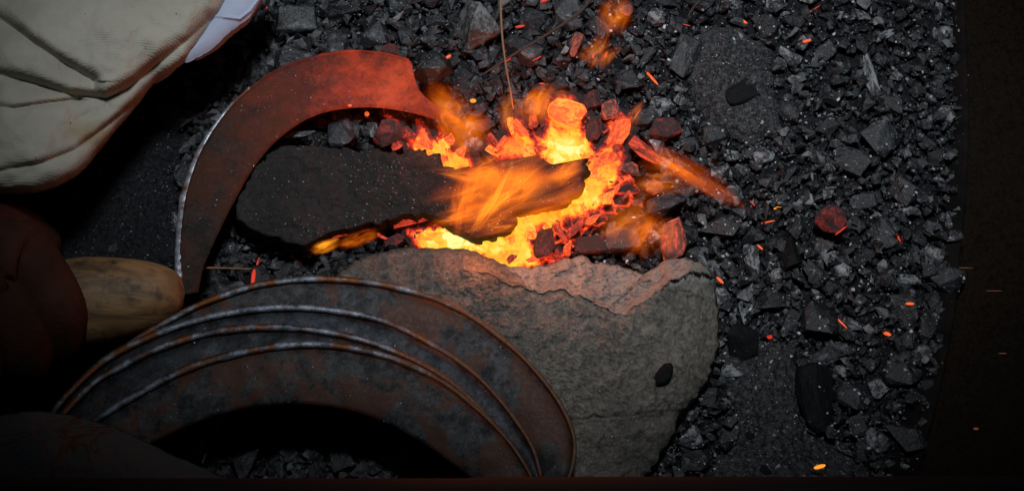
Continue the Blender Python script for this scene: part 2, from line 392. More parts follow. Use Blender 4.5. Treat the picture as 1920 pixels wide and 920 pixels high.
# red heat near the tip of the blade lying in the fire
g = hs.n.new('ShaderNodeNewGeometry'); hp = at(725, 168, 22)
sub = hs.n.new('ShaderNodeVectorMath'); sub.operation = 'DISTANCE'; hs.lk(g.outputs['Position'], sub.inputs[0]); sub.inputs[1].default_value = hp
hn = hs.noise(50, 7, .75)
hd = hs.math('ADD', sub.outputs['Value'], hs.math('MULTIPLY', hs.math('SUBTRACT', hn, .5), .11))
hcol = hs.ramp(hs.math('MULTIPLY', hd, 12.), [(0.0, (.62,.060,.014)), (.20, (.38,.026,.007)), (.45, (.09,.006,.002)), (1.0, (0,0,0))])
scale_ = hs.ramp(hs.noise(150, 6, .75), [(.40, .35), (.56, 1)])
hcol = hs.mix(scale_, hs.mix(.7, hcol, (0,0,0)), hcol)
hs.lk(hcol, hs.b.inputs['Emission Color']); hs.set('Emission Strength', .85)

gx_ = st2.n.new('ShaderNodeNewGeometry'); sx_ = st2.n.new('ShaderNodeSeparateXYZ'); st2.lk(gx_.outputs['Position'], sx_.inputs[0])
rr_ = st2.math('ADD', st2.math('MULTIPLY', sx_.outputs[0], 5.5), st2.math('ADD', st2.noise(80, 5, .7), .05))
rm_ = st2.ramp(rr_, [(.12, 0), (.42, 1)])
for lk_ in list(st2.b.inputs['Base Color'].links): src_ = lk_.from_socket
st2.set('Base Color', st2.mix(rm_, src_, (.10,.042,.018))); st2.set('Metallic', st2.math('MULTIPLY_ADD', rm_, -.5, .85))
def blade(name, out, inn, zf, mat, parent, n=140, thick=2.0, m=17, groove=0.):
    o = spline(out, n); i_ = spline(inn, n); vs = []; fs = []
    for k in range(n):
        t = k/(n-1)
        for j in range(m):
            s = j/(m-1); px = o[k][0]*(1-s)+i_[k][0]*s; py = o[k][1]*(1-s)+i_[k][1]*s
            z = zf(t, px, py) + 1.1*math.sin(math.pi*s)**.8 - 2.4*s - groove*math.exp(-s/.09) + .6*N(px*.02, py*.02, 7)
            vs.append(at(px, py, z))
        for j in range(m-1, -1, -1):
            v = vs[k*2*m+j].copy(); tk = thick*(1-.8*(j/(m-1))); v.z -= tk*.001; vs.append(v)
    w = 2*m
    for k in range(n-1):
        for j in range(w): fs.append((k*w+j, k*w+(j+1) % w, (k+1)*w+(j+1) % w, (k+1)*w+j))
    fs += [tuple(range(w)), tuple(range((n-1)*w, n*w))]
    return link(name, mesh(name, vs, fs), mat, parent)
def spine(out, zf, r, mat, parent, n=150):
    o = spline(out, n); pts = []; rr = []
    for k in range(n):
        t = k/(n-1); pts.append(at(o[k][0], o[k][1], zf(t, *o[k])+.3)); rr.append(r*S*(.55+.45*math.sin(math.pi*min(1, t*1.1+.08)))*(1+.28*N(k*.13, r, zf(0,0,0))))
    return link('spine', tube('spine', pts, rr, 10, .5), mat, parent)

# heated sickle
hot = empty('heated_sickle', at(345, 540, 0))
tag(hot, 'sickle with a thick wooden handle, its curved blade glowing dull red in the fire', 'sickle')
zh = lambda t, x, y: 33-11*min(1, t*1.5)
blade('blade', HB_OUT, HB_IN, zh, hs.m, hot, thick=2.5)
spine(HB_OUT[:7], zh, 9.5, steel('bright_spine', (.30,.34,.39), (.62,.68,.76), (.12,.045,.025), .46, .60, .85, (.3,.55), 60).m, hot)
spine(HB_OUT[6:12], lambda t, x, y: zh(.5+t*.5, x, y), 4.0, hs.m, hot)
mw = M('handle_wood')
mp = mw.n.new('ShaderNodeMapping'); mw.lk(mw.tc.outputs['Object'], mp.inputs[0]); mp.inputs['Rotation'].default_value = (0,0,.18); mp.inputs['Scale'].default_value = (18,110,60)
n1 = mw.noise(1, 6, .65, 1.2, vec=mp.outputs[0]); n2 = mw.noise(90, 5, .7)
c = mw.mix(mw.ramp(n1, [(.35,0),(.62,1)]), (.10,.052,.022), (.30,.17,.070))
c = mw.mix(mw.ramp(n2, [(.52,0),(.68,1)]), c, (.045,.028,.016))
mw.set('Base Color', c); mw.set('Roughness', .62); mw.bump(n1, .5, .0015)
ha = [(347,548,0),(345,548,14),(340,548,27),(328,549,42),(308,551,54),(280,554,64),(240,558,73),(200,563,80),(160,568,84),(110,576,84),(40,588,80),(-60,604,74)]
pts = [at(a, b, 34) for a, b, r in ha]
sp = spline([(p.x, p.y, p.z, r*S*.97) for p, (_, _, r) in zip(pts, ha)], 60)
link('handle', tube('handle', [Vector(q[:3]) for q in sp], [max(1e-4, q[3]) for q in sp], 40, .95), mw.m, hot)

zs = {'A': (33, 46), 'B': (38, 49), 'C': (43, 51), 'D': (48, 53)}
lbs = {'A': 'lowest and outermost curved sickle blade of the stack, rim reaching up against the stone block',
       'B': 'second sickle blade of the stack, just inside the outermost one',
       'C': 'third sickle blade of the stack with orange rust streak along its rim, mostly covered',
       'D': 'topmost sickle blade of the stack, its full width showing, grey with rust patches'}
for q in 'ABCD':
    o, i = BL[q]; e = empty('stacked_sickle', at(560, 700, 0)); tag(e, lbs[q], 'sickle', 'sickle blades stacked in front of the stone block')
    z0, z1 = zs[q]
    zz = (lambda z0: lambda t, x, y: z0 + 3*math.sin(math.pi*t))(z0)
    blade('blade', o, i, zz, (std if q in 'BC' else st).m, e, thick=2.0, groove=2.6)
    spine(o, zz, 6.8, st2.m, e)

# ------------------------------------------------------------ charcoal
def hull(n, sq, seedv, cuts=2, amp=.05):
    r = random.Random(seedv); bm = bmesh.new()
    for _ in range(n):
        v = Vector((r.gauss(0,1), r.gauss(0,1), r.gauss(0,1))).normalized()
        m_ = max(abs(v.x), abs(v.y), abs(v.z)); v = v*(1-sq)+v/m_*sq*.8
        v *= r.uniform(.82, 1.08); bm.verts.new(v*.5)
    res = bmesh.ops.convex_hull(bm, input=bm.verts)
    bmesh.ops.delete(bm, geom=[g for g in res['geom_interior'] if isinstance(g, bmesh.types.BMVert)], context='VERTS')
    bmesh.ops.dissolve_limit(bm, angle_limit=.25, verts=bm.verts, edges=bm.edges)
    if cuts:
        bmesh.ops.bevel(bm, geom=list(bm.edges), offset=.018, segments=1, affect='EDGES', profile=.6)
        bmesh.ops.triangulate(bm, faces=bm.faces)
        for _ in range(cuts):
            bmesh.ops.subdivide_edges(bm, edges=[e for e in bm.edges if e.calc_length() > .11], cuts=1)
            bmesh.ops.triangulate(bm, faces=bm.faces)
        for v in bm.verts:
            d = noise.fractal(v.co*2.2+Vector((seedv*3.1,0,0)), 1., 2., 4)
            v.co *= 1+amp*2*d
    else: bmesh.ops.triangulate(bm, faces=bm.faces)
    bmesh.ops.recalc_face_normals(bm, faces=bm.faces)
    me = bpy.data.meshes.new('charcoal_lump'); bm.to_mesh(me); bm.free(); return me
SHAPES = {}
def shape(kind, k):
    if (kind, k) not in SHAPES:
        SHAPES[kind, k] = {'lump': lambda: hull(11+k % 4*2, .2, 100+k, 2, .035), 'block': lambda: hull(30, .95, 200+k, 2, .03),
                           'round': lambda: hull(34, 0, 300+k, 2, .04), 'flake': lambda: hull(9, .2, 400+k, 2, .05)}[kind]()
    return SHAPES[kind, k]
MESHMAT = {}
def lump(px, py, w, h, rot, kind='lump', mat=MC, label='', group=None, cat='charcoal', name='charcoal_lump', z=None, zs=.6, k=None, tiltv=.25):
    k = random.randrange(9) if k is None else k
    key = (kind, k, mat.name)
    if key not in MESHMAT:
        me = shape(kind, k).copy(); me.materials.clear(); me.materials.append(mat); MESHMAT[key] = me
    o = bpy.data.objects.new(name, MESHMAT[key]); COL.objects.link(o)
    hz = min(w, h)*zs*S*1000
    if z is None: z = bed_z(px, py)+hz*.42
    o.location = at(px, py, z)
    o.scale = (w*S*1.04, h*S*1.04, min(w, h)*zs*S*1.2)
    o.rotation_euler = Euler((random.uniform(-tiltv, tiltv), random.uniform(-tiltv, tiltv), -math.radians(rot)))
    if label: tag(o, label, cat, group)
    return o
sb_ = bpy.data.objects['stone_block']
inc = lump(1246, 700, 28, 44, 35, 'round', MCB, z=stone_z(1246, 700, 90)+.5, zs=.3, tiltv=.05, name='inclusion'); inc.parent = sb_; inc['label'] = 'small dark oval inclusion'
placed = []   # (x, y, r)
# notable pieces: x, y, w, h, rotation(clockwise), kind, material, label
NOTE = [
 (812,130,84,74,10,'lump',MC,'rounded black charcoal lump covering the blade tip of the heated sickle'),
 (1390,180,80,66,-5,'block',MCB,'square-edged black charcoal block on the grey ash drift near the top right'),
 (1527,748,82,150,4,'block',MCB,'largest jet black upright charcoal block on the ash drift at the lower right'),
 (1410,820,34,34,0,'round',MCB,'small round black charcoal lump on the ash drift at the lower right'),  # black lump put in place of a dark hole
 (1422,888,64,46,-20,'lump',MCB,'flat black charcoal lump cut by the bottom edge on the lower ash drift'),
 (1488,676,30,28,0,'round',MCB,'tiny black charcoal pebble above left of the largest black block'),
 (1545,672,70,50,-25,'lump',MC,'black charcoal lump just above the largest black block'),
 (1375,700,62,42,5,'lump',MCG,'pale ash-crusted oval lump right of the stone block'),
 (1402,572,36,86,12,'flake',MCG,'tall pale grey ash-coated flake right of the stone block corner'),
 (1395,640,70,90,0,'lump',MCB,'black charcoal lump directly below the tall pale flake'),
 (1578,506,34,36,0,'round',MCW,'round whitish ash pebble in the right-hand charcoal field'),
 (1558,480,30,24,0,'lump',MCG,'grey lump just above the round whitish ash pebble'),
 (1532,470,34,56,-10,'flake',MCG,'grey upright flake below the red ember on the right'),
 (1540,462,28,40,0,'round',charcoal_mat('brown_slag',(.05,.035,.022),(.07,.05,.03)),'small brown slag pebble below the red ember on the right'),
 (1632,140,34,130,-8,'flake',MCG,'long upright grey splinter near the top right of the bed'),
 (1480,104,60,44,35,'flake',MCG,'crumbly pale grey lump above the square-edged block'),
 (1655,72,64,30,-15,'flake',MCG,'bright grey flat flake in the upper right field'),
 (1700,78,36,16,-5,'flake',MCW,'small white flat chip in the upper right field'),
 (1762,20,26,44,-15,'flake',MCG,'pale curved chip at the top beside the tray rim'),
 (1745,112,20,24,0,'flake',MCW,'white irregular chip close to the tray rim near the top'),
 (1680,140,30,32,-30,'flake',MCG,'grey flake right of the long upright splinter'),
 (1440,55,56,70,-25,'lump',MC,'tilted black charcoal lump at the top of the upper ash drift'),
 (1240,196,60,34,15,'block',MCG,'ash grey oblong lump with red glow, right of the fire top'),
 (1288,205,36,16,10,'block',MCG,'thin grey stick piece beside the ash grey oblong lump'),
 (1283,110,60,100,30,'block',MC,'large dark slate-like charcoal piece above the oblong ash lump'),
 (1230,32,40,44,0,'round',MCG,'grey pebble at the top right of the upper flame wisp'),
 (1180,70,30,34,0,'round',MCG,'grey pebble beside the upper flame wisp'),
 (1195,48,34,30,0,'lump',MC,'dark grey lump above the pebble beside the upper flame wisp'),
 (890,55,110,120,-20,'lump',charcoal_mat('brown_coke',(.035,.031,.029),(.055,.047,.043),ash=.52),'large brown-grey rough lump at the top centre'),
 (700,70,90,80,10,'lump',MC,'large dark rough lump above the glowing part of the sickle blade'),
 (560,40,100,90,0,'lump',MC,'large black lump at the top left of the bed near the white cloth'),
 (640,25,90,60,0,'lump',MC,'broad black lump at the top edge above the sickle arch'),
 (1000,40,80,60,-10,'lump',MC,'black lump beside the long dark twig at the top centre'),
 (985,100,100,80,15,'lump',MC,'wide flat black lump below the long dark twig'),
 (1060,110,70,60,0,'lump',MC,'black lump left of the upper flame wisp'),
 (1180,150,80,60,10,'lump',MC,'flat dark lump under the upper flame wisp'),
 (870,150,60,56,0,'lump',MC,'dark lump right of the blade tip above the flame'),
 (925,165,56,60,0,'lump',MC,'dark lump just above the flame beside the thin straw'),
 (562,242,84,46,-8,'flake',MCG,'grey angular lump inside the top of the sickle arch'),
 (640,250,68,62,0,'lump',MC,'rounded black lump on the slab edge inside the sickle arch'),
 (600,225,60,36,0,'lump',MC,'black lump tucked under the inner edge of the glowing blade'),
 (530,262,44,30,0,'flake',MCG,'small grey chip between the slab and the blade'),
 (1740,612,44,100,12,'lump',MC,'dark lump touching the tray rim at the lower right'),
 (150,462,56,40,0,'round',MCG,'flat grey pebble set in black soot above the wooden handle'),
 (252,340,30,34,0,'round',MCG,'small round grey pebble in black soot below the cream cloth'),
 (345,330,50,60,0,'lump',MC,'dark lump left of the heated blade'),
 (1345,560,50,60,0,'lump',MCG,'grey lump touching the right corner of the stone block'),
 (1300,870,70,60,0,'lump',MC,'black lump at the bottom right of the stone block'),
 (1300,820,52,44,0,'flake',MCG,'crusted grey lump right of the lower end of the stone block'),
 (1480,480,60,80,0,'lump',MCB,'black pit-like lump left of the brown slag pebble'),
 (1410,490,34,70,-5,'block',MCG,'upright slate grey slab left of the red ember'),
 (1620,380,66,50,0,'lump',MC,'broad black lump right of the red ember'),
 (1340,260,70,60,0,'lump',MC,'dark lump below the upper ash drift'),
 (508,800,34,16,40,'flake',MCG,'curled grey flake in the hollow of the stacked sickles, left of a pair'),
 (562,803,22,34,10,'flake',MCG,'pale curled flake in the hollow of the stacked sickles, right of a pair'),
]
for (x, y, w, h, r, kd, mt, lb) in NOTE:
    z = None; kw = {}
    if (x, y) == (812,130): z = 25
    if (x, y) == (640,250): z = 16
    if (x, y) == (562,242): z = 12
    if (x, y) in ((150,462),(252,340)): kw = dict(zs=.3)
    lump(x, y, w, h, r, kd, mt, lb, 'notable charcoal and ash lumps', z=z, **kw); placed.append((x, y, min(w, h)*.5))
Z1 = [(722,214),(743,227),(759,247),(769,264),(784,247),(784,227),(800,239),(809,260),(825,256),(825,241),(838,260),(848,252),(846,280),(867,285),(884,296),(890,315),(850,325),(825,320),(820,300),(776,300),(770,276),(755,247),(738,231)]
Z2 = [(916,260),(929,278),(945,260),(957,250),(949,227),(966,216),(978,229),(990,252),(1003,262),(1010,285),(960,300),(930,300),(914,280)]
Z3 = [(1000,247),(1019,260),(1025,235),(1027,190),(1045,181),(1068,179),(1089,194),(1099,214),(1093,239),(1110,268),(1114,290),(1100,310),(1066,320),(1033,320),(1015,300),(1010,276)]
Z5 = [(763,433),(796,428),(850,415),(900,430),(924,430),(950,400),(1003,380),(1050,365),(1075,345),(1085,320),(1098,295),(1125,280),(1142,262),(1140,235),(1153,216),(1178,218),(1182,240),(1165,268),(1169,305),(1160,338),(1128,367),(1150,365),(1130,385),(1095,405),(1060,412),(1040,432),(1017,425),(1000,437),(990,446),(1005,470),(1015,500),(941,510),(904,480),(825,475),(784,468)]
ER = [(1000,437),(1040,425),(1100,400),(1175,330),(1195,355),(1170,385),(1120,420),(1080,445),(1060,480),(1010,500)]
EMB = [
 (1062,214,86,60,20,'block',E_HOT,13,'big orange glowing lump at the top of the fire'),
 (1161,250,40,80,20,'lump',E_ORANGE,13,'bright orange upright ember on the right of the fire'),
 (1140,308,64,46,-30,'lump',E_ORANGE,12,'orange ember below the bright upright ember'),
 (1211,286,34,84,-52,'block',E_RED,14,'red glowing stick of charcoal pointing down right at the fire edge'),
 (1145,205,44,50,0,'lump',E_ASHRED,14,'pinkish ash-coated ember above the bright upright ember'),
 (1264,447,58,90,0,'lump',E_ASHRED,14,'ash-coated red ember standing right of the stone block corner'),
 (1556,412,62,60,20,'round',E_DULL,12,'lone dull red ember in the right-hand charcoal field'),
 (730,95,34,30,0,'round',E_DULL,12,'dull red ember peeking out behind the heated blade'),
 (727,252,60,66,20,'lump',E_DULL,14,'dark red lump at the left end of the fire under the blade'),
 (700,236,34,60,0,'flake',MCG,14,'grey flaky lump at the left end of the fire'),
 (976,243,22,54,-30,'block',E_ORANGE,14,'slender orange ember left of the top glowing lump'),
 (958,238,14,44,-8,'block',E_HOT,14,'narrow yellow-orange ember above the flame'),
 (1000,228,22,34,0,'lump',E_RED,13,'small red ember beside the top glowing lump'),
 (940,270,14,40,40,'block',E_ORANGE,13,'thin orange ember splinter above the charred slab'),
 (925,262,12,34,-30,'block',E_RED,13,'thin red ember splinter above the charred slab'),
 (795,262,22,60,-35,'flake',E_ORANGE,12,'curled orange ember flake under the blade tip'),
 (765,250,20,46,-50,'flake',E_RED,12,'red ember flake under the inner blade edge'),
 (812,285,30,20,0,'flake',E_HOT,12,'yellow-orange ember flake beside the charred slab'),
 (745,270,26,32,0,'lump',E_RED,11,'red ember beside the dark red lump'),
 (1022,455,46,66,10,'lump',E_DULL,15,'dark lump set in the lower embers with glowing edges'),
 (960,486,26,18,-30,'flake',E_RED,14,'red flake on the stone edge below the yellow embers'),
 (1000,488,30,14,10,'flake',E_ORANGE,14,'orange flake at the stone edge'),
 (1052,440,14,50,-20,'block',E_RED,15,'red splinter rising from the lower embers'),
 (1080,428,16,54,40,'block',E_RED,15,'long red splinter along the lower right of the embers'),
 (1105,415,16,50,55,'flake',E_ORANGE,14,'orange splinter at the lower right of the embers'),
 (1065,465,18,34,15,'flake',E_ORANGE,14,'orange ember chip beside the dark lower lump'),
 (1140,372,24,40,30,'lump',E_HOT,14,'pale orange nub at the right edge of the embers'),
 (1180,362,14,44,50,'flake',E_RED,14,'curved red sliver right of the pale orange nub'),
 (1160,352,14,34,45,'flake',E_ORANGE,14,'orange sliver beside the pale orange nub'),
 (1225,350,34,30,0,'round',E_ASHRED,12,'pinkish ash pebble in the haze right of the fire'),
 (1195,385,28,24,0,'lump',E_ASHRED,12,'small pinkish lump in the haze right of the fire'),
 (1180,325,50,44,0,'lump',E_ASHRED,11,'ashy brown-red lump below the red stick'),
 (1225,445,36,30,-20,'lump',MCG,12,'grey lump left of the ash-coated red ember'),
 (1245,245,70,60,10,'lump',E_DULL,8,'dark red-tinged lump right of the red stick'),
 (1110,460,70,50,0,'lump',E_DULL,10,'dark brown lump on the stone edge under the haze'),
 (1170,450,84,70,0,'lump',MC,10,'large dark lump under the haze above the stone block'),
 (1245,385,90,50,-10,'lump',MC,10,'dark lump under the tail of the flame'),
 (1290,440,50,50,0,'lump',MC,8,'black lump right of the ash-coated red ember'),
 (905,232,34,50,10,'flake',E_DULL,12,'dark purplish lump above the flames at the centre'),
 (895,205,50,46,0,'lump',MC,10,'black lump above the centre of the flames'),
 (1000,200,50,46,0,'lump',MC,9,'black lump left of the top glowing lump'),
 (1045,160,60,40,0,'lump',MC,9,'black lump above the top glowing lump'),
 (1110,190,50,46,0,'lump',E_DULL,9,'dark red lump right of the top glowing lump'),
 (1208,225,60,50,0,'lump',MC,9,'dark lump above the red stick'),
 (1115,240,36,60,10,'lump',E_DULL,12,'dark ember between the two brightest lumps'),
 (660,245,40,50,0,'lump',MC,13,'black lump left of the grey flaky lump'),
 (740,450,46,26,0,'lump',E_DULL,10,'dark red lump at the left end of the lower embers'),
 (720,440,30,20,20,'flake',E_RED,11,'red chip under the edge of the charred slab'),
 (600,452,60,20,-18,'flake',E_DULL,10,'glowing crack under the left edge of the charred slab'),
 (660,435,90,22,-15,'flake',E_RED,12,'long red-hot fringe under the charred slab'),
 (775,415,100,24,-10,'flake',E_RED,13,'long red-hot fringe under the middle of the slab'),
 (1078,85,22,60,20,'block',E_ASHRED,13,'pink glowing stick in the upper flame wisp'),
 (1064,92,20,30,50,'flake',MCW,13,'white-edged ash flake beside the pink glowing stick'),
 (1175,20,30,30,0,'lump',E_ASHRED,10,'pinkish ash lump at the top beside the upper flame'),
]
for e_ in EMB: placed.append((e_[0], e_[1], min(e_[2], e_[3])*.5))
def hotd(x, y):
    d = 1e9
    for Z in (Z1, Z2, Z3, Z5, ER):
        if inside((x, y), Z): return 0
        d = min(d, float(poly_d(np.array([x]), np.array([y]), Z)[0]))
    return d
HIDE = [CLOTH, SHIRT, KNEE, HAND, HANDLE]
STACK = BL['A'][0]+BL['D'][1][::-1]
HOTB = HB_OUT+HB_IN[::-1]
def region(x, y):
    if inside((x, y), FIRE) and hotd(x, y) < 26: return None
    if y > 740 and x < 950: return ('inside the ring of the stacked sickles', 'black charcoal lump in the dark hollow inside the stacked sickles')
    if x < 480 and y < 330 and not (x > 420 and y > 200): return ('left of the arch', 'black charcoal lump between the cloth and the outer edge of the heated blade')
    if x < 720 and y > 200: return ('inside the arch', 'black charcoal lump between the heated blade and the charred slab')
    if y < 220 and x < 1120: return ('above the fire', 'black charcoal lump in the coarse bed above the sickle arch and the fire')
    if x < 1330 and y < 560: return ('right of fire', 'dark charcoal lump in the bed beside the right side of the flames')
    if x < 1420 and y > 540: return ('beside stone', 'black charcoal lump packed against the right side of the stone block')
    if y < 300: return ('upper right', 'dark charcoal lump in the field at the upper right, towards the tray rim')
    if y < 600: return ('middle right', 'dark charcoal lump in the field right of the fire, around the red ember')
    return ('lower right', 'dark charcoal lump in the field at the lower right, towards the tray rim')
def ok(x, y, m=0):
    if x > np.interp(y, rim_s[:, 1], rim_s[:, 0])-14-m: return False
    for p in HIDE+[SLAB, STONE, STACK]:
        if inside((x, y), p): return False
    return True
LUMPS = []
cnt = 0
for size_lo, size_hi, want, tries in ((62, 92, 60, 3000), (42, 62, 110, 7000), (28, 42, 90, 6000)):
    n = 0
    for _ in range(tries):
        if n >= want: break
        x = random.uniform(200, 1790); y = random.uniform(-15, 935)
        if x > 1330 and size_lo > 60 and random.random() < .93: continue
        if not ok(x, y) or inside((x, y), HOTB): continue
        if (inside((x, y), A1) or inside((x, y), A2) or inside((x, y), A3)) and random.random() < .93: continue
        rg = region(x, y)
        if rg is None: continue
        w = random.uniform(size_lo, size_hi); r = w*.5
        if any((x-a)**2+(y-b)**2 < (.82*(r+c))**2 for a, b, c in placed): continue
        placed.append((x, y, r*.9)); n += 1; cnt += 1
        grey = w < 58 and random.random() < (.36 if x > 1200 else .10)
        ho = w*random.uniform(.45, .95)
        lump(x, y, w, ho, random.uniform(0, 180), random.choice(['lump','lump','block','flake','flake']), MCG if grey else MC,
             rg[1], 'charcoal lumps '+rg[0])
        LUMPS.append((COL.objects[-1], x, y, w, grey))
LAND = [(806,132,'the lump covering the blade tip'),(1390,180,'the square-edged block'),(1527,748,'the largest jet black block'),(1402,572,'the tall pale flake'),
 (1578,506,'the round whitish pebble'),(1556,412,'the lone red ember'),(1632,140,'the long upright grey splinter'),(1480,104,'the crumbly pale lump'),
 (1240,196,'the oblong ash lump'),(1222,146,'the thickest orange spark'),(890,55,'the large brown-grey lump'),(1375,700,'the pale oval lump'),
 (1740,612,'the lump touching the rim'),(1537,874,'the yellow bottom spark'),(1706,569,'the small spark near the rim'),(1573,600,'the long orange-red splinter'),
 (1684,445,'the thin pinkish spark'),(1385,378,'the long flame tongue tip'),(562,242,'the grey angular arch lump'),(475,519,'the upright red sliver'),
 (252,340,'the small round soot pebble'),(500,14,'the spark by the white cloth'),(400,830,'the grey straw'),(535,802,'the pair of pale curled flakes'),
 (700,70,'the dark rough lump over the glowing blade'),(1000,40,'the lump beside the long twig'),(1520,22,'the long thin top spark'),(1745,112,'the white chip near the rim'),
 (1350,525,'the spark at the stone corner'),(1300,820,'the crusted grey lump'),(1663,625,'the spark left of the rim lump'),(1410,820,'the small round black lump'),
 (1395,41,'the short spark on the ash drift'),(1461,388,'the yellow-orange spark'),(1160,100,'the upper flame wisp'),(1640,300,'the middle of the upper right field'),(1700,760,'the lower rim bend'),(700,860,'the middle of the dark hollow')]
DIRS = ['right of','below right of','below','below left of','left of','above left of','above','above right of']
grp = {}
for o, x, y, w, grey in LUMPS:
    a, b, nm = min(LAND, key=lambda l: (l[0]-x)**2+(l[1]-y)**2)
    dr = DIRS[int(round(math.degrees(math.atan2(y-b, x-a))/45)) % 8]
    grp.setdefault((nm, dr), []).append((math.hypot(x-a, y-b), o, w, grey))
ORD = ['nearest', 'second nearest', 'third nearest', 'fourth nearest', 'fifth nearest', 'sixth nearest', 'seventh nearest', 'eighth nearest', 'ninth nearest']
for (nm, dr), L in grp.items():
    L.sort(key=lambda t: t[0])
    for i, (_, o, w, grey) in enumerate(L):
        sz = 'large' if w > 62 else 'mid-sized' if w > 42 else 'small'
        o['label'] = '%s %s charcoal lump, %s%s %s' % (sz, 'ash-grey' if grey else 'black', ORD[i]+' ' if len(L) > 1 else '', dr, nm)
print('individual lumps', cnt+len(NOTE))

# crumbs: countless small pieces, one object
def tmpl(n, seedv):  # sharp little chips
    me = hull(n, .2, seedv, 0); v = np.array([tuple(q.co) for q in me.vertices]); f = np.array([tuple(p.vertices) for p in me.polygons]); bpy.data.meshes.remove(me); return v, f
TM = [tmpl(7+i % 5, 700+i) for i in range(12)]
def scatter(name, items, mat, label, cat, spread=True):
    V = []; Fc = []; off = 0
    for (p, sx, sy, sz) in items:
        v, f = TM[random.randrange(12)]
        R = np.array(Euler((random.uniform(-.5,.5), random.uniform(-.5,.5), random.uniform(0,6.28))).to_matrix())
        V.append((v*np.array([sx, sy, sz]))@R.T+np.array(p)); Fc.append(f+off); off += len(v)
    V = np.concatenate(V); Fc = np.concatenate(Fc)
    me = bpy.data.meshes.new(name); me.vertices.add(len(V)); me.vertices.foreach_set('co', V.ravel())
    me.loops.add(len(Fc)*3); me.loops.foreach_set('vertex_index', Fc.ravel().astype(np.int32))
    me.polygons.add(len(Fc)); me.polygons.foreach_set('loop_start', np.arange(0, len(Fc)*3, 3, dtype=np.int32))
    me.update(calc_edges=True); me.validate(); me.polygons.foreach_set('use_smooth', [False]*len(me.polygons))
    o = link(name, me, mat); tag(o, label, cat, kind='stuff'); return o
items = []
for _ in range(19000):
    x = random.uniform(120, 1795); y = random.uniform(-20, 940)
    if not ok(x, y, -8): continue
    inash = inside((x, y), A1) or inside((x, y), A2) or inside((x, y), A3)
    if inash and random.random() < .35: continue
    hd_ = hotd(x, y) if inside((x, y), FIRE) else 99
    if hd_ < 8: continue
    s = 6+34*random.random()**3.2 if x > 1150 else 9+32*random.random()**2.2
    if inash: s = random.uniform(4, 9)
    if x < 1100 and y < 260: s *= 1.2
    hz = s*.6*S*1000
    items.append((at(x, y, bed_z(x, y)+hz*.3+(3 if inash else random.uniform(0, 4))), s*S, s*S*random.uniform(.38, 1), s*S*.6))
scatter('charcoal_crumbs', items, MCS, 'small black and grey charcoal crumbs filling the gaps of the whole bed', 'charcoal')

# ------------------------------------------------------------ the fire
x0, x1, y0, y1 = 670, 1310, 165, 520; nx, ny = 320, 178
gx, gy = np.meshgrid(np.linspace(x0, x1, nx), np.linspace(y0, y1, ny)); fx, fy = gx.ravel(), gy.ravel()
jx = np.array([N(a*.07, b*.07, 11, 4) for a, b in zip(fx, fy)])*7; jy = np.array([N(a*.07, b*.07, 17, 4) for a, b in zip(fx, fy)])*7
heat = np.zeros(fx.shape)
for Z, mx in ((Z1, .82), (Z2, .72), (Z3, .86), (Z5, .86)):
    sd = poly_d(fx+jx, fy+jy, Z)*np.where(poly_in(fx+jx, fy+jy, Z), 1, -1)
    heat = np.maximum(heat, np.where(sd > 0, .42+(mx-.42)*np.clip(sd/10, 0, 1)**.7, .42*np.exp(sd/7)))
sd = poly_d(fx+jx, fy+jy, ER)*np.where(poly_in(fx+jx, fy+jy, ER), 1, -1)
def vor(a, b, k, seed):
    d = noise.voronoi(Vector((a*k+.6*noise.noise(Vector((a*k*1.7, b*k*1.7, seed))), b*k, seed)))[0]; return d[1]-d[0], d[0]
veins = np.array([vor(a, b, .042, 3.)[0] for a, b in zip(fx, fy)])
coarse = np.array([noise.cell(Vector((a*.055+1.1*noise.noise(Vector((a*.06, b*.06, 1))), b*.055+1.1*noise.noise(Vector((a*.06, b*.06, 9))), 2.))) for a, b in zip(fx, fy)])
crack = np.array([vor(a, b, .06, 8.)[0] for a, b in zip(fx, fy)])
heat = np.maximum(heat, np.where(sd > -6, np.clip(.66-veins*1.7, .08, .7), 0))
def gs(cx, cy, rx, ry, a): return a*np.exp(-((fx-cx)/rx)**2-((fy-cy)/ry)**2)
hot_ = heat > .42
heat += np.where(hot_, gs(1060,272,26,22,.22)+gs(850,448,36,14,.24)+gs(985,440,40,22,.06)+gs(1120,365,50,20,.08)+gs(985,245,20,16,.05)
      - gs(1162,248,26,36,.26)-gs(1140,300,26,24,.16)-gs(1055,212,40,30,.26)-gs(775,240,50,26,.16)-gs(960,240,16,24,.08), 0)
heat += (np.array([N(a*.10, b*.10, 23, 4) for a, b in zip(fx, fy)])*.05 + (coarse-.35)*.12 - .11*np.exp(-crack/.05))*hot_
vs = []; 
dF = poly_d(fx, fy, [(690,190),(1290,190),(1290,500),(690,500)])
for a, b, h in zip(fx, fy, heat):
    vs.append(at(a, b, 9+1.8*N(a*.05, b*.05, 31, 5)+2.5*min(1, h)))
fs = []
for j in range(ny-1):
    for i in range(nx-1):
        a = j*nx+i
        cx, cy = gx.ravel()[a], gy.ravel()[a]
        if heat[a] > .06: fs.append((a, a+1, a+nx+1, a+nx))
me = mesh('ember_bed', vs, fs)
bmv = bmesh.new(); bmv.from_mesh(me); 
at_ = me.attributes.new('glow_temp', 'FLOAT', 'POINT'); at_.data.foreach_set('value', heat.astype(np.float32))
bmv.free()
mb = M('ember_bed'); an = mb.n.new('ShaderNodeAttribute'); an.attribute_name = 'glow_temp'
n1 = mb.noise(300, 5, .7); n2 = mb.noise(90, 4, .6, .6)
hh = mb.math('ADD', an.outputs['Fac'], mb.math('MULTIPLY', mb.math('SUBTRACT', n1, .5), .13))
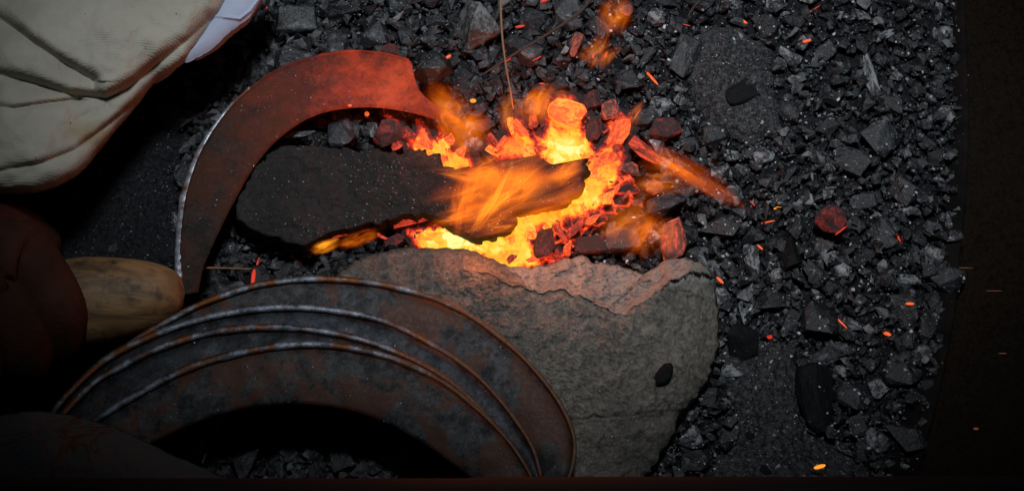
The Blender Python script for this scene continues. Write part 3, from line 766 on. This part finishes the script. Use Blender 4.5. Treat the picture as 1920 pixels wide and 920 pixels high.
hh = mb.math('ADD', hh, mb.math('MULTIPLY', mb.math('SUBTRACT', n2, .5), .10))
BB_STOPS = [(0, (.0,.0,.0)), (.22, (.012,.001,.001)), (.40, (.35,.012,.004)), (.52, (.95,.045,.012)), (.64, (1.0,.17,.015)), (.76, (1.0,.42,.02)), (.90, (1.05,.66,.045)), (1.0, (1.1,.95,.32))]
ec = mb.ramp(hh, BB_STOPS); mb.lk(ec, mb.b.inputs['Emission Color']); mb.set('Emission Strength', 1.05)
mb.set('Base Color', (.02,.015,.014)); mb.set('Roughness', .9); mb.bump(n1, .7, .0015)
bedo = link('ember_bed', me, mb.m); tag(bedo, 'bed of yellow and white hot embers burning between the charred slab and the stone block', 'embers', kind='stuff')

# single embers: x, y, w, h, rot, kind, material, z, label
for (x, y, w, h, r, kd, mt, z, lb) in EMB:
    hotm = mt in (E_DULL, E_RED, E_ORANGE, E_HOT, E_ASHRED)
    lump(x, y, w, h, r, kd, mt, lb, 'embers and lumps in the fire', cat='ember' if hotm else 'charcoal', name='glowing_ember' if hotm else 'charcoal_lump', z=z, tiltv=.15)
SMALL = []
for zi, (Z, nZ, lb) in enumerate(((Z1, 12, 'small ember chunk burning under the tip of the heated blade'), (Z2, 6, 'small ember chunk in the little glowing heap above the slab'),
        (Z3, 7, 'small ember chunk in the yellow hollow under the top glowing lump'), (Z5, 34, 'small ember chunk in the long bright band below the slab'))):
    xs_ = [p[0] for p in Z]; ys_ = [p[1] for p in Z]; n = 0
    while n < nZ:
        x = random.uniform(min(xs_), max(xs_)); y = random.uniform(min(ys_), max(ys_))
        if not inside((x, y), Z) or y > 488: continue
        if (x-1060)**2+(y-275)**2 < 700 or (x-850)**2+(y-448)**2 < 900 or (zi < 3 and inside((x, y+6), SLAB)): continue
        i = int((y-y0)/(y1-y0)*(ny-1))*nx+int((x-x0)/(x1-x0)*(nx-1)); h = heat[i]
        mt = E_YEL if h > .78 else E_HOT if h > .6 else E_ORANGE if h > .5 else E_RED
        w = random.uniform(14, 32); lump(x, y, w, w*random.uniform(.4, .9), random.uniform(0, 180), random.choice(['flake', 'lump', 'block']), mt, lb, 'small embers zone %d' % (zi+1) if 0 else lb.replace('small ember chunk', 'small ember chunks'), cat='ember', name='glowing_ember', z=10.5, tiltv=.3); n += 1; SMALL.append((COL.objects[-1], x, y, w))
LAND2 = [(1062,214,'the big orange top lump'),(1161,250,'the bright upright ember'),(1140,308,'the ember below the upright one'),(1211,286,'the red glowing stick'),
 (976,243,'the slender orange ember'),(940,270,'the thin ember splinter'),(795,262,'the curled ember flake'),(727,252,'the dark red left lump'),(1022,455,'the dark lump with glowing edges'),
 (960,486,'the red flake on the stone edge'),(1080,428,'the long red splinter'),(1140,372,'the pale orange nub'),(775,415,'the long fringe under the slab'),(850,448,'the white-hot lower spot'),(1060,275,'the white-hot upper spot'),(1095,345,'the right end of the slab')]
grp = {}
for o, x, y, w in SMALL:
    a, b, nm = min(LAND2, key=lambda l: (l[0]-x)**2+(l[1]-y)**2); dr = DIRS[int(round(math.degrees(math.atan2(y-b, x-a))/45)) % 8]
    grp.setdefault((nm, dr), []).append((math.hypot(x-a, y-b), o))
for (nm, dr), L in grp.items():
    L.sort(key=lambda t: t[0])
    for i, (_, o) in enumerate(L): o['label'] = 'small ember chunk, %s%s %s' % (ORD[i]+' ' if len(L) > 1 else '', dr, nm)
# little glowing flakes scattered along the hot edges
items = []
edge = []
for Z in (Z1, Z2, Z3, Z5, ER):
    P = resample(Z, int(sum(math.dist(Z[i], Z[i-1]) for i in range(len(Z)))/9)); edge += [tuple(p) for p in P]
for (x, y) in edge:
    if random.random() < .5 or y > 488: continue
    x += random.gauss(0, 5); y += random.gauss(0, 4); w = random.uniform(6, 16)
    items.append((at(x, y, 11+random.uniform(0, 2)), w*S, w*S*.45, w*S*.3))
scatter('ember_chips', items, E_RED, 'small red glowing chips along the edges of the hot embers', 'embers')

# ------------------------------------------------------------ flames (volumes)
def flame(p0, p1, wid, z0, z1, dens, label, bend=0., taper=.35, col=((1.0,.10,.004), (1.0,.23,.010)), absb=.35, seed=0, flat=.6, streak=1.7, lo=.36, hi=.66, soft=1.5):
    a = at(p0[0], p0[1], z0); b = at(p1[0], p1[1], z1); L = (b-a).length/2; c = (a+b)/2
    nu, nv = 20, 28; vs = []; fs = []
    def wf(x): return 1+(taper-1)*(x+1)/2
    for i in range(nu+1):
        th = math.pi*i/nu; x = -math.cos(th); r = math.sin(th)
        for j in range(nv):
            ph = 2*math.pi*j/nv; y = r*math.cos(ph)*wf(x)+bend*(x*x-.3); z = r*math.sin(ph)*wf(x); vs.append((x, y, z))
    for i in range(nu):
        for j in range(nv): fs.append((i*nv+j, i*nv+(j+1) % nv, (i+1)*nv+(j+1) % nv, (i+1)*nv+j))
    me = mesh('flame', vs, fs); bm = bmesh.new(); bm.from_mesh(me); bmesh.ops.remove_doubles(bm, verts=bm.verts, dist=1e-5)
    bmesh.ops.recalc_face_normals(bm, faces=bm.faces); bm.to_mesh(me); bm.free()
    me.polygons.foreach_set('use_smooth', [True]*len(me.polygons))
    m = M('flame_gas'); m.n.remove(m.b); t = m
    sx = m.n.new('ShaderNodeSeparateXYZ'); m.lk(m.tc.outputs['Object'], sx.inputs[0]); X, Y, Zc = sx.outputs
    wv = m.math('MULTIPLY_ADD', X, (taper-1)/2, 1+(taper-1)/2)
    yb = m.math('SUBTRACT', Y, m.math('MULTIPLY', m.math('SUBTRACT', m.math('MULTIPLY', X, X), .3), bend))
    q = m.math('DIVIDE', m.math('ADD', m.math('MULTIPLY', yb, yb), m.math('MULTIPLY', Zc, Zc)), m.math('MULTIPLY', wv, wv))
    r2 = m.math('ADD', q, m.math('MULTIPLY', X, X))
    fall = None
    cb = m.n.new('ShaderNodeCombineXYZ'); m.lk(m.math('MULTIPLY_ADD', X, 1.1, seed*7.3), cb.inputs[0]); m.lk(m.math('MULTIPLY', m.math('DIVIDE', yb, wv), streak), cb.inputs[1]); m.lk(m.math('MULTIPLY', Zc, 1.2), cb.inputs[2])
    n = m.noise(1.0, .4, .4, .8, vec=cb.outputs[0])
    nb = m.noise(.9, 2, .5, .5, vec=cb.outputs[0])
    r2w = m.math('MULTIPLY', r2, m.math('MULTIPLY_ADD', nb, 3.2, -.35))     # ragged outline
    fall = m.math('MULTIPLY', m.math('POWER', m.math('SUBTRACT', 1.0, m.math('MAXIMUM', r2w, r2), clamp=True), soft), 1.5)
    soft_ = m.ramp(n, [(lo, 0.03), (hi+.06, .75)], 'EASE')
    rdg = m.ramp(m.math('ABSOLUTE', m.math('SUBTRACT', m.noise(1.15, 0, .4, 1.0, vec=cb.outputs[0]), .5)), [(0, .9), (.045, .28), (.13, 0)], 'EASE')
    nm = m.math('ADD', soft_, rdg)
    d = m.math('MULTIPLY', fall, nm)
    em = m.n.new('ShaderNodeEmission'); m.lk(m.mix(m.math('MULTIPLY', d, 1.2, clamp=True), *col), em.inputs[0])
    thick = wid*S*flat
    m.lk(m.math('MULTIPLY', d, dens*1.3/thick), em.inputs[1])
    ab = m.n.new('ShaderNodeVolumeAbsorption'); ab.inputs[0].default_value = (.3,.12,.05,1); m.lk(m.math('MULTIPLY', d, absb*dens/thick), ab.inputs[1])
    ad = m.n.new('ShaderNodeAddShader'); m.lk(em.outputs[0], ad.inputs[0]); m.lk(ab.outputs[0], ad.inputs[1]); m.lk(ad.outputs[0], m.out.inputs['Volume'])
    o = link('flame', me, m.m); o.location = c
    xa = (b-a).normalized(); za = Vector((0,0,1)); ya = za.cross(xa).normalized(); za = xa.cross(ya)
    R = Matrix((xa, ya, za)).transposed(); o.rotation_euler = R.to_euler(); o.scale = (L, wid*S/2, thick/2)
    tag(o, label, 'flame', 'flames over the fire'); return o
OR_ = ((1.0,.10,.003), (1.0,.22,.006)); YE = ((1.0,.18,.006), (1.0,.36,.02)); RD = ((1.0,.075,.006), (1.0,.17,.012))
FL = [
 ((915,305),(800,150),140,26,44,1.9,'orange flame rising towards the tip of the heated blade',dict(bend=.15,taper=.75,lo=.28)),
 ((1060,275),(790,395),130,28,40,1.15,'broad orange flame sweeping left over the charred slab',dict(bend=-.25,taper=.8,lo=.42,hi=.62)),
 ((1115,325),(800,430),130,28,40,.95,'wide orange flame over the middle of the charred slab',dict(bend=.1,taper=.7,lo=.44,hi=.62)),
 ((1120,375),(830,450),90,28,36,1.3,'low orange flame along the lower edge of the slab',dict(taper=.7)),
 ((875,455),(975,290),44,30,46,1.7,'thin bright flame streak crossing the slab',dict(col=YE,taper=.5,bend=.4,lo=.3)),
 ((1030,300),(925,400),90,30,46,1.6,'tall orange flame folding over the slab beside the bright streak',dict(bend=.35,taper=.6,lo=.3)),
 ((960,300),(870,340),90,32,46,1.4,'orange flame lobe over the upper edge of the slab',dict(bend=-.3,taper=.9,lo=.3)),
 ((1120,345),(960,420),80,28,40,1.1,'orange flame rolling over the lower right edge of the slab',dict(bend=-.3,taper=.7,lo=.3)),
 ((1030,150),(985,245),60,22,34,.9,'thin flame tongue rising left of the top glowing lump',dict(bend=.3,taper=1.6,lo=.3)),
 ((1250,400),(1180,480),90,22,32,.9,'smoky orange flame between the stone block and the dark lumps',dict(bend=.2,taper=.9,lo=.32)),
 ((1105,300),(1010,350),60,28,40,1.2,'orange flame over the right end of the slab',dict(taper=.8,lo=.3)),
 ((950,335),(785,318),54,30,42,1.3,'pointed orange flame licking left over the top of the slab',dict(bend=-.25,taper=.4,lo=.3)),
 ((950,385),(775,425),62,28,40,1.3,'pointed orange flame licking down left over the slab',dict(bend=.25,taper=.4,lo=.3)),
 ((1010,255),(1100,330),70,28,38,.8,'orange flame curling over the right part of the slab',dict(bend=.4,taper=.6,lo=.36)),
 ((905,290),(850,450),66,30,44,1.0,'orange flame fringe at the left side of the central fire',dict(bend=.3,taper=.9,lo=.3)),
 ((880,425),(1000,330),38,36,48,1.5,'thin curved flame beside the bright streak',dict(col=YE,taper=.4,bend=-.5)),
 ((960,260),(955,160),90,20,36,.6,'faint flame around the thin straw above the fire',dict(taper=.6)),
 ((1165,250),(1210,185),50,22,32,1.5,'small orange flame leaning right above the upright ember',dict(taper=.3)),
 ((1050,200),(1060,168),80,18,26,.7,'faint flame cap over the top glowing lump',dict(taper=.8)),
 ((1190,262),(1425,402),84,22,34,.72,'long orange-red flame tongue pointing right over the charcoal',dict(bend=.2,taper=.6,col=RD,lo=.32)),
 ((1185,275),(1330,350),60,24,36,1.0,'orange heart of flame at the root of the long tongue',dict(taper=.5,lo=.3)),
 ((1170,330),(1330,350),110,20,28,1.0,'orange haze of flame at the root of the long tongue',dict(taper=.4)),
 ((1120,470),(1240,360),130,20,30,.9,'dim orange flame haze at the lower right of the fire',dict(taper=.8,lo=.3)),
 ((1255,485),(1262,405),66,20,30,.7,'red-orange flame around the ash-coated ember',dict(col=RD,taper=.7,lo=.25)),
 ((720,435),(620,462),42,22,28,1.0,'small orange flame lobe under the slab, the right one',dict(taper=.8,lo=.25)),
 ((640,448),(578,474),32,22,28,1.3,'small bright orange flame lobe at the slab corner, the left one',dict(col=YE,taper=.9,lo=.2,soft=1)),
 ((1080,125),(1150,65),70,24,36,.8,'curling orange flame wisp above the fire',dict(bend=.5,taper=.7)),
 ((1120,130),(1168,80),40,24,36,.6,'right-hand curl of the upper flame wisp',dict(bend=-.4,taper=.6)),
 ((1130,80),(1170,-20),80,28,44,.7,'orange flame puff at the top edge of the picture',dict(taper=1.1,lo=.3)),
]
flame_args = FL
# ------------------------------------------------------------ ash flecks: dropped from above onto whatever is there
bpy.context.view_layer.update(); dg = bpy.context.evaluated_depsgraph_get()
ALLOW = ('charcoal','hearth','grey_ash','dark_soot','charred','stone','blade','ground','tray')
items = []; tries = 0
while len(items) < 8500 and tries < 24000:
    tries += 1
    x = random.uniform(60, 1900); y = random.uniform(-10, 930)
    r = at(x, y, 0)-CAMP
    hit, loc, nrm, idx, ob, _ = SC.ray_cast(dg, CAMP, r.normalized())
    if not hit or not ob.name.startswith(ALLOW): continue
    if nrm.z < .2: continue
    nm = ob.name; pr = .8
    if ob.data.materials and ob.data.materials[0].name.startswith('matt_black'): pr = .04
    elif nm.startswith('blade'): pr = .12
    elif nm.startswith('stone'): pr = .25
    elif nm.startswith(('ground','tray')): pr = .10
    elif nm.startswith('charred'): pr = max(.08, .5+.6*(x > 640)+1.6*noise.noise(Vector((x*.012, y*.02, 0))))*.8
    elif x < 700: pr = .35
    elif x > 1200: pr = 1
    if random.random() > pr: continue
    big = x > 1050 and not nm.startswith(('charred', 'stone', 'blade', 'ground'))
    s = random.choice([1.6,1.8,2,2.4,2.8,3.4])*random.uniform(.7,1.2)
    if big and random.random() < .14: s = random.uniform(4.5, 11)
    items.append((loc+nrm*(s*S*.15), s*S, s*S*random.uniform(.5,1), s*S*.5))
ma = M('white_ash'); ir = ma.island(); ma.set('Base Color', ma.ramp(ir, [(0,(.10,.10,.10)),(.6,(.22,.22,.22)),(1,(.62,.62,.62))])); ma.set('Roughness', .8)
scatter('ash_flecks', items, ma.m, 'countless tiny white ash flecks scattered over the charcoal, slab and stone', 'ash')
for f in flame_args: flame(*f[:7], seed=FL.index(f)+1, **f[7])

# ------------------------------------------------------------ sparks
def glow_mat(name, c, s):
    m = M(name); m.set('Base Color', (.02,.01,.01)); m.lk(m.mix(m.ramp(m.noise(900, 3), [(.4,0),(.65,1)]), tuple(v*.75 for v in c), c), m.b.inputs['Emission Color']); m.set('Emission Strength', s); return m.m
SPO = glow_mat('spark_orange', (1.0,.14,.03), 1.1); SPR = glow_mat('spark_red', (.9,.05,.02), .8); SPY = glow_mat('spark_yellow', (1.0,.35,.03), 1.2); SPD = glow_mat('spark_dim', (.10,.035,.015), 1.0)
SPK = [ # x, y, length, width, angle (clockwise from right), material, label
 (840,107,14,9,-35,SPO,'round orange spark on the charcoal right of the blade tip'),
 (1222,146,40,8,52,SPO,'thick bright orange spark streak above the oblong ash lump'),
 (1395,41,16,8,35,SPO,'short orange spark at the top of the upper ash drift'),
 (1513,77,18,9,-15,SPO,'short orange spark above right of the square-edged block'),
 (1520,22,54,3,-35,SPR,'long thin red spark splinter near the top edge'),
 (1286,47,18,3,15,SPR,'thin red spark right of the pebbles at the top'),
 (1352,69,12,3,-55,SPD,'dim red spark on the upper ash drift'),
 (1461,388,24,6,-22,SPY,'yellow-orange spark left of the lone red ember, upper of two'),
 (1440,416,28,4,-12,SPO,'thin orange spark left of the lone red ember, lower of two'),
 (1577,432,30,4,-38,SPR,'thin red spark under the lone red ember'),
 (1425,463,14,6,45,SPO,'small orange spark below the two sparks left of the ember'),
 (1350,525,18,8,45,SPO,'orange spark beside the right corner of the stone block'),
 (1573,600,46,4,48,SPO,'long thin orange-red splinter below the whitish pebble'),
 (1443,631,10,12,0,SPR,'red spark dot on the lower ash drift'),
 (1663,625,16,10,20,SPO,'orange spark left of the lump touching the tray rim'),
 (1706,569,16,8,0,SPO,'small orange spark near the tray rim halfway down'),
 (1537,874,22,10,-15,SPY,'yellow spark near the bottom edge at the right'),
 (1806,502,40,3,2,SPD,'thin dim spark across the tray rim'),
 (1864,545,32,2.5,1,SPD,'faint horizontal spark right of the tray rim'),
 (1684,445,20,5,65,SPR,'thin pinkish spark in the middle right field'),
 (1411,381,14,4,50,SPR,'small red spark just beyond the flame tongue tip'),
 (887,189,12,12,0,SPY,'yellow ember dot above the central flame'),
 (953,112,14,7,-40,SPR,'red spark at the meeting of twig and straw'),
 (975,50,20,8,-10,SPR,'red spark left of the long dark twig'),
 (1020,2,16,8,-20,SPR,'red spark cut by the top edge'),
 (1016,157,12,5,0,SPR,'small flat red spark above the top glowing lump'),
 (1007,110,22,4,-30,SPR,'thin red spark curve in the bed above the fire'),
 (475,519,32,11,-86,SPR,'upright red glowing sliver under the slab beside the straw'),
 (484,490,16,6,-75,SPR,'small red glowing sliver above the upright one'),
 (500,14,12,4,-75,SPR,'tiny red spark beside the white cloth'),
 (1830,803,10,7,0,SPD,'dim brown spark dot on the ground at the lower right'),
 (1880,662,16,3,1,SPD,'dim brown spark dash on the ground at the far right'),
 (1112,106,12,6,75,SPR,'red spark inside the curling flame wisp'),
 (1136,103,14,6,-70,SPR,'pink spark at the centre of the upper flame wisp'),
 (656,198,8,8,0,SPO,'round orange spark on the inner edge of the glowing blade'),
 (688,214,9,14,0,SPO,'orange spark dot hanging below the glowing blade'),
]
def capsule(L, r):
    vs = []; fs = []; xs = [(-1,0),(-.85,.6),(-.5,.95),(0,1),(.5,.9),(.85,.55),(1,0.0)]
    for x, k in xs:
        for j in range(8): vs.append((x*L/2, max(k, .03)*r*math.cos(j*math.pi/4), max(k, .03)*r*math.sin(j*math.pi/4)))
    for i in range(6):
        for j in range(8): fs.append((i*8+j, i*8+(j+1) % 8, (i+1)*8+(j+1) % 8, (i+1)*8+j))
    fs += [tuple(range(8)), tuple(range(48, 56))]
    return mesh('spark', vs, fs)
bpy.context.view_layer.update(); dg = bpy.context.evaluated_depsgraph_get()
for (x, y, L, w, ang, mt, lb) in SPK:
    r = (at(x, y, 0)-CAMP).normalized(); z = 14
    hit, loc, nrm, idx, ob, _ = SC.ray_cast(dg, CAMP, r)
    z = (loc.z*1000+.8) if hit and not ob.name.startswith('flame') else 20
    o = link('spark', capsule(L*S, w*S/2), mt); o.scale = (1, .7, .7); o.location = at(x, y, z); o.rotation_euler = (0, 0, -math.radians(ang)); tag(o, lb, 'spark', 'sparks and glowing slivers')

# ------------------------------------------------------------ twigs and straws
def stick(name, P, r, mat, label, cat):
    q = spline(P, 40); o = link(name, tube(name, [at(*p) for p in q], [r*S*(1-.4*i/39) for i in range(40)], 7), mat); tag(o, label, cat)
tw = M('dark_twig'); tw.set('Base Color', tw.mix(tw.noise(300), (.02,.012,.010), (.07,.04,.03))); tw.set('Roughness', .8)
sw = M('straw'); sw.set('Base Color', sw.mix(sw.noise(300), (.16,.07,.03), (.30,.15,.07))); sw.set('Roughness', .7)
gw = M('grey_straw'); gw.set('Base Color', (.14,.14,.13)); gw.set('Roughness', .7)
stick('twig', [(1115,-10,26),(1085,25,25),(1030,62,24),(970,98,23),(905,140,20)], 3.4, tw.m, 'long dark curved twig lying over the charcoal at the top centre', 'twig')
stick('straw', [(938,-10,28),(941,60,27),(948,120,26),(956,165,26),(962,205,25)], 2.6, sw.m, 'thin upright brown straw dipping into the flames at the top centre', 'straw')
stick('straw', [(364,503,22),(400,502,20),(440,503,18),(472,504,16)], 2.4, sw.m, 'short brown straw between the heated blade and the red sliver', 'straw')
stick('straw', [(415,782,20),(402,812,18),(388,845,16),(379,868,14)], 2.2, gw.m, 'grey straw in the hollow inside the stacked sickles', 'straw')
stick('twig', [(1318,-5,14),(1300,15,14),(1290,32,13)], 3, tw.m, 'short reddish twig at the top right of the flames', 'twig')

# ------------------------------------------------------------ person: hand and clothes
person = empty('person', at(60, 560, 0))
tag(person, 'person in cream cloth and white shirt at the left, fist around the sickle handle', 'person')
def drape(name, poly, zf, mat, c, nang=420, nr=150, zu=44):
    poly = [tuple(q) for q in spline(poly+[poly[0]], 160)[:-1]]
    me = solid(name, poly, zu+14, zu, zf, nang, nr, 1.2, c=c, under=.82)
    return link(name, me, mat, person)
CR = [ # crease polylines: points, depth mm, width px
 ([(-60,10),(0,37),(60,80),(120,120),(176,152)], 9, 15),
 ([(-60,130),(0,141),(60,156),(130,178),(200,186),(240,167),(300,118),(350,78),(392,40)], 10, 15),
 ([(-60,195),(0,201),(25,204),(80,196),(150,187)], 6, 9),
 ([(-60,328),(0,321),(80,306),(140,282),(200,238),(262,186)], 4, 9),
 ([(60,250),(130,232),(200,200)], 2.5, 16),
]
def cloth_z(x, y, d):
    z = 62 + 20*(1-math.exp(-d/75.)) + 4.0*N(x*.006, y*.006, 3)+.5*N(x*.03, y*.03, 6)
    for pts, dep, wd in CR:
        dd = float(poly_d(np.array([x]), np.array([y]), pts, False)[0])
        # which side: below the line stands lower
        xs = [p[0] for p in pts]; ys = [p[1] for p in pts]
        yy = np.interp(x, xs, ys); below = y > yy
        fade = 1.0
        if x > xs[-1]: fade = math.exp(-(x-xs[-1])/25.)
        k_ = max(0., min(1., (x-xs[0]+20)/120.))*(1-.65*max(0, min(1, (x-220)/160.)))
        z -= (.95 if wd > 10 else .8)*dep*fade*k_*(math.exp(-(dd/(wd*.75))**1.5) if not below else .55*math.exp(-dd/(wd*1.2))+.45*math.exp(-dd/(wd*5.)))
    z -= 8*math.exp(-d/9.)
    return z
mcl = M('cream_cotton'); n1 = mcl.noise(35, 4, .6); n2 = mcl.noise(14, 3, .5)
wv1 = mcl.n.new('ShaderNodeTexWave'); wv1.inputs['Scale'].default_value = 420; wv1.inputs['Distortion'].default_value = 1.5; mcl.lk(mcl.tc.outputs['Object'], wv1.inputs[0])
wv2 = mcl.n.new('ShaderNodeTexWave'); wv2.bands_direction = 'Y'; wv2.inputs['Scale'].default_value = 330; wv2.inputs['Distortion'].default_value = 1.5; mcl.lk(mcl.tc.outputs['Object'], wv2.inputs[0])
wvv = mcl.math('ADD', wv1.outputs['Fac'], wv2.outputs['Fac'])
c = mcl.mix(mcl.ramp(n1, [(.3,0),(.7,1)]), (.33,.305,.245), (.43,.40,.325))
# tea-coloured stain
gp = mcl.n.new('ShaderNodeNewGeometry'); dv = mcl.n.new('ShaderNodeVectorMath'); dv.operation = 'SUBTRACT'; mcl.lk(gp.outputs['Position'], dv.inputs[0]); dv.inputs[1].default_value = at(165, 222, 80)
ds = mcl.n.new('ShaderNodeVectorMath'); ds.operation = 'MULTIPLY'; mcl.lk(dv.outputs[0], ds.inputs[0]); ds.inputs[1].default_value = (58, 140, 0)
dl = mcl.n.new('ShaderNodeVectorMath'); dl.operation = 'LENGTH'; mcl.lk(ds.outputs[0], dl.inputs[0])
stn = mcl.ramp(mcl.math('ADD', dl.outputs['Value'], mcl.math('MULTIPLY', mcl.math('SUBTRACT', n1, .5), 1.2)), [(.45,1),(1.0,0)])
c = mcl.mix(mcl.math('MULTIPLY', stn, .55), c, (.26,.16,.055))
c = mcl.mix(mcl.ramp(mcl.noise(420, 2, .5), [(.74,0),(.78,1)]), c, (.10,.08,.06))
mcl.set('Base Color', c); mcl.set('Roughness', .95); mcl.set('Specular IOR Level', .15)
b = mcl.bump(wvv, .3, .0003); mcl.bump(mcl.noise(240, 4, .7), .3, .0008, b)
drape('lungi', CLOTH, cloth_z, mcl.m, (120,110))
mwh = M('white_cotton'); mwh.set('Base Color', (.36,.40,.51)); mwh.set('Roughness', .9)
mwh.bump(mwh.noise(200, 4, .6), .3, .0006)
def shirt_z(x, y, d):
    z = 56+7*(1-math.exp(-d/25.))
    dd = float(poly_d(np.array([x]), np.array([y]), [(388,28),(420,32),(450,36),(470,20),(492,-10)], False)[0]); z += 1.0*math.exp(-(dd/3.)**2)
    return z
drape('shirt', SHIRT, shirt_z, mwh.m, (430,20), 240, 70, zu=50)
mk = M('patterned_cotton'); n1 = mk.noise(38, 3, .5, 1.8)
line = mk.ramp(mk.math('ABSOLUTE', mk.math('SUBTRACT', n1, .5)), [(.004,1),(.018,0)])
gp = mk.n.new('ShaderNodeNewGeometry'); dv = mk.n.new('ShaderNodeVectorMath'); dv.operation = 'DISTANCE'; mk.lk(gp.outputs['Position'], dv.inputs[0]); dv.inputs[1].default_value = at(110, 850, 60)
line = mk.math('MULTIPLY', line, mk.ramp(mk.math('MULTIPLY', dv.outputs['Value'], 18), [(.4,1),(.75,0)]))
mk.set('Base Color', mk.mix(line, (.075,.073,.072), (.085,.036,.014))); mk.set('Roughness', .95); mk.set('Specular IOR Level', .1)
mk.bump(mk.noise(90, 4, .6), .3, .001)
drape('patterned_cloth', KNEE, lambda x, y, d: 56+16*(1-math.exp(-d/60.))+2*N(x*.01, y*.01, 5), mk.m, (140,900), 260, 80, zu=42)

# forearm and fist closed over the handle: one skinned surface
sk = M('brown_skin'); n1 = sk.noise(60, 4, .6); n2 = sk.noise(420, 5, .7)
sk.set('Base Color', sk.mix(sk.ramp(n1, [(.35,0),(.7,1)]), (.038,.013,.008), (.068,.024,.013))); sk.set('Roughness', .8); sk.set('Specular IOR Level', .2); bw_ = sk.bump(n2, .6, .0008); sk.bump(sk.noise(130, 3, .6, 2.5), .5, .0015, bw_)
V = []; E = []; Rr = []
def chain(pts, root=None):
    prev = root
    for (x, y, z, r) in pts:
        V.append(at(x, y, z)); Rr.append(r*S); i = len(V)-1
        if prev is not None: E.append((prev, i))
        prev = i
    return prev
pal = chain([(-420,480,70,150),(-260,480,70,130),(-130,490,66,105),(-50,500,62,115)])       # forearm, wrist, palm
p1 = chain([(0,480,58,100)], pal); p0 = pal
def finger(b, pts): chain(pts, b)
finger(p1, [(50,480,58,62),(88,535,58,54),(120,592,56,52),(112,648,40,44),(85,668,24,34),(55,660,14,28)])      # index
finger(p1, [(5,535,58,62),(38,600,60,56),(55,655,54,52),(48,695,38,42),(20,700,24,32)])                     # middle
finger(p0, [(-70,560,68,48),(-45,620,68,44),(-30,690,58,42),(-45,725,38,36),(-60,720,24,30)])               # ring
finger(p0, [(-130,590,66,42),(-115,650,64,38),(-105,710,54,36),(-120,740,38,30),(-130,730,26,26)])          # little
finger(p0, [(-40,430,50,50),(20,415,36,44),(70,445,20,40),(105,480,12,32)])                                 # thumb
me = bpy.data.meshes.new('body'); me.from_pydata([tuple(v) for v in V], E, []); me.update()
body = link('body', me, sk.m, person)
sm = body.modifiers.new('skin', 'SKIN'); sm.use_smooth_shade = True
for i, v in enumerate(me.skin_vertices[0].data): v.radius = (Rr[i], Rr[i]); v.use_root = (i == 0)
sb = body.modifiers.new('sub', 'SUBSURF'); sb.levels = 2; sb.render_levels = 2
for p in me.polygons: p.use_smooth = True

# ------------------------------------------------------------ added dark bar imitating the darkened bottom edge
mbd = M('dark_shade_bar'); mbd.set('Base Color', mbd.mix(mbd.noise(30), (.007,.005,.005), (.011,.008,.008))); mbd.set('Roughness', .8)
pts = [at(x, 958+ (3 if x < 900 else 0), 70) for x in np.linspace(-100, 2050, 30)]
tag(link('shade_bar', tube('shade_bar', pts, 56*S, 20, .8), mbd.m), 'dark brown rounded bar added to darken the bottom edge of the view', 'shade_bar')
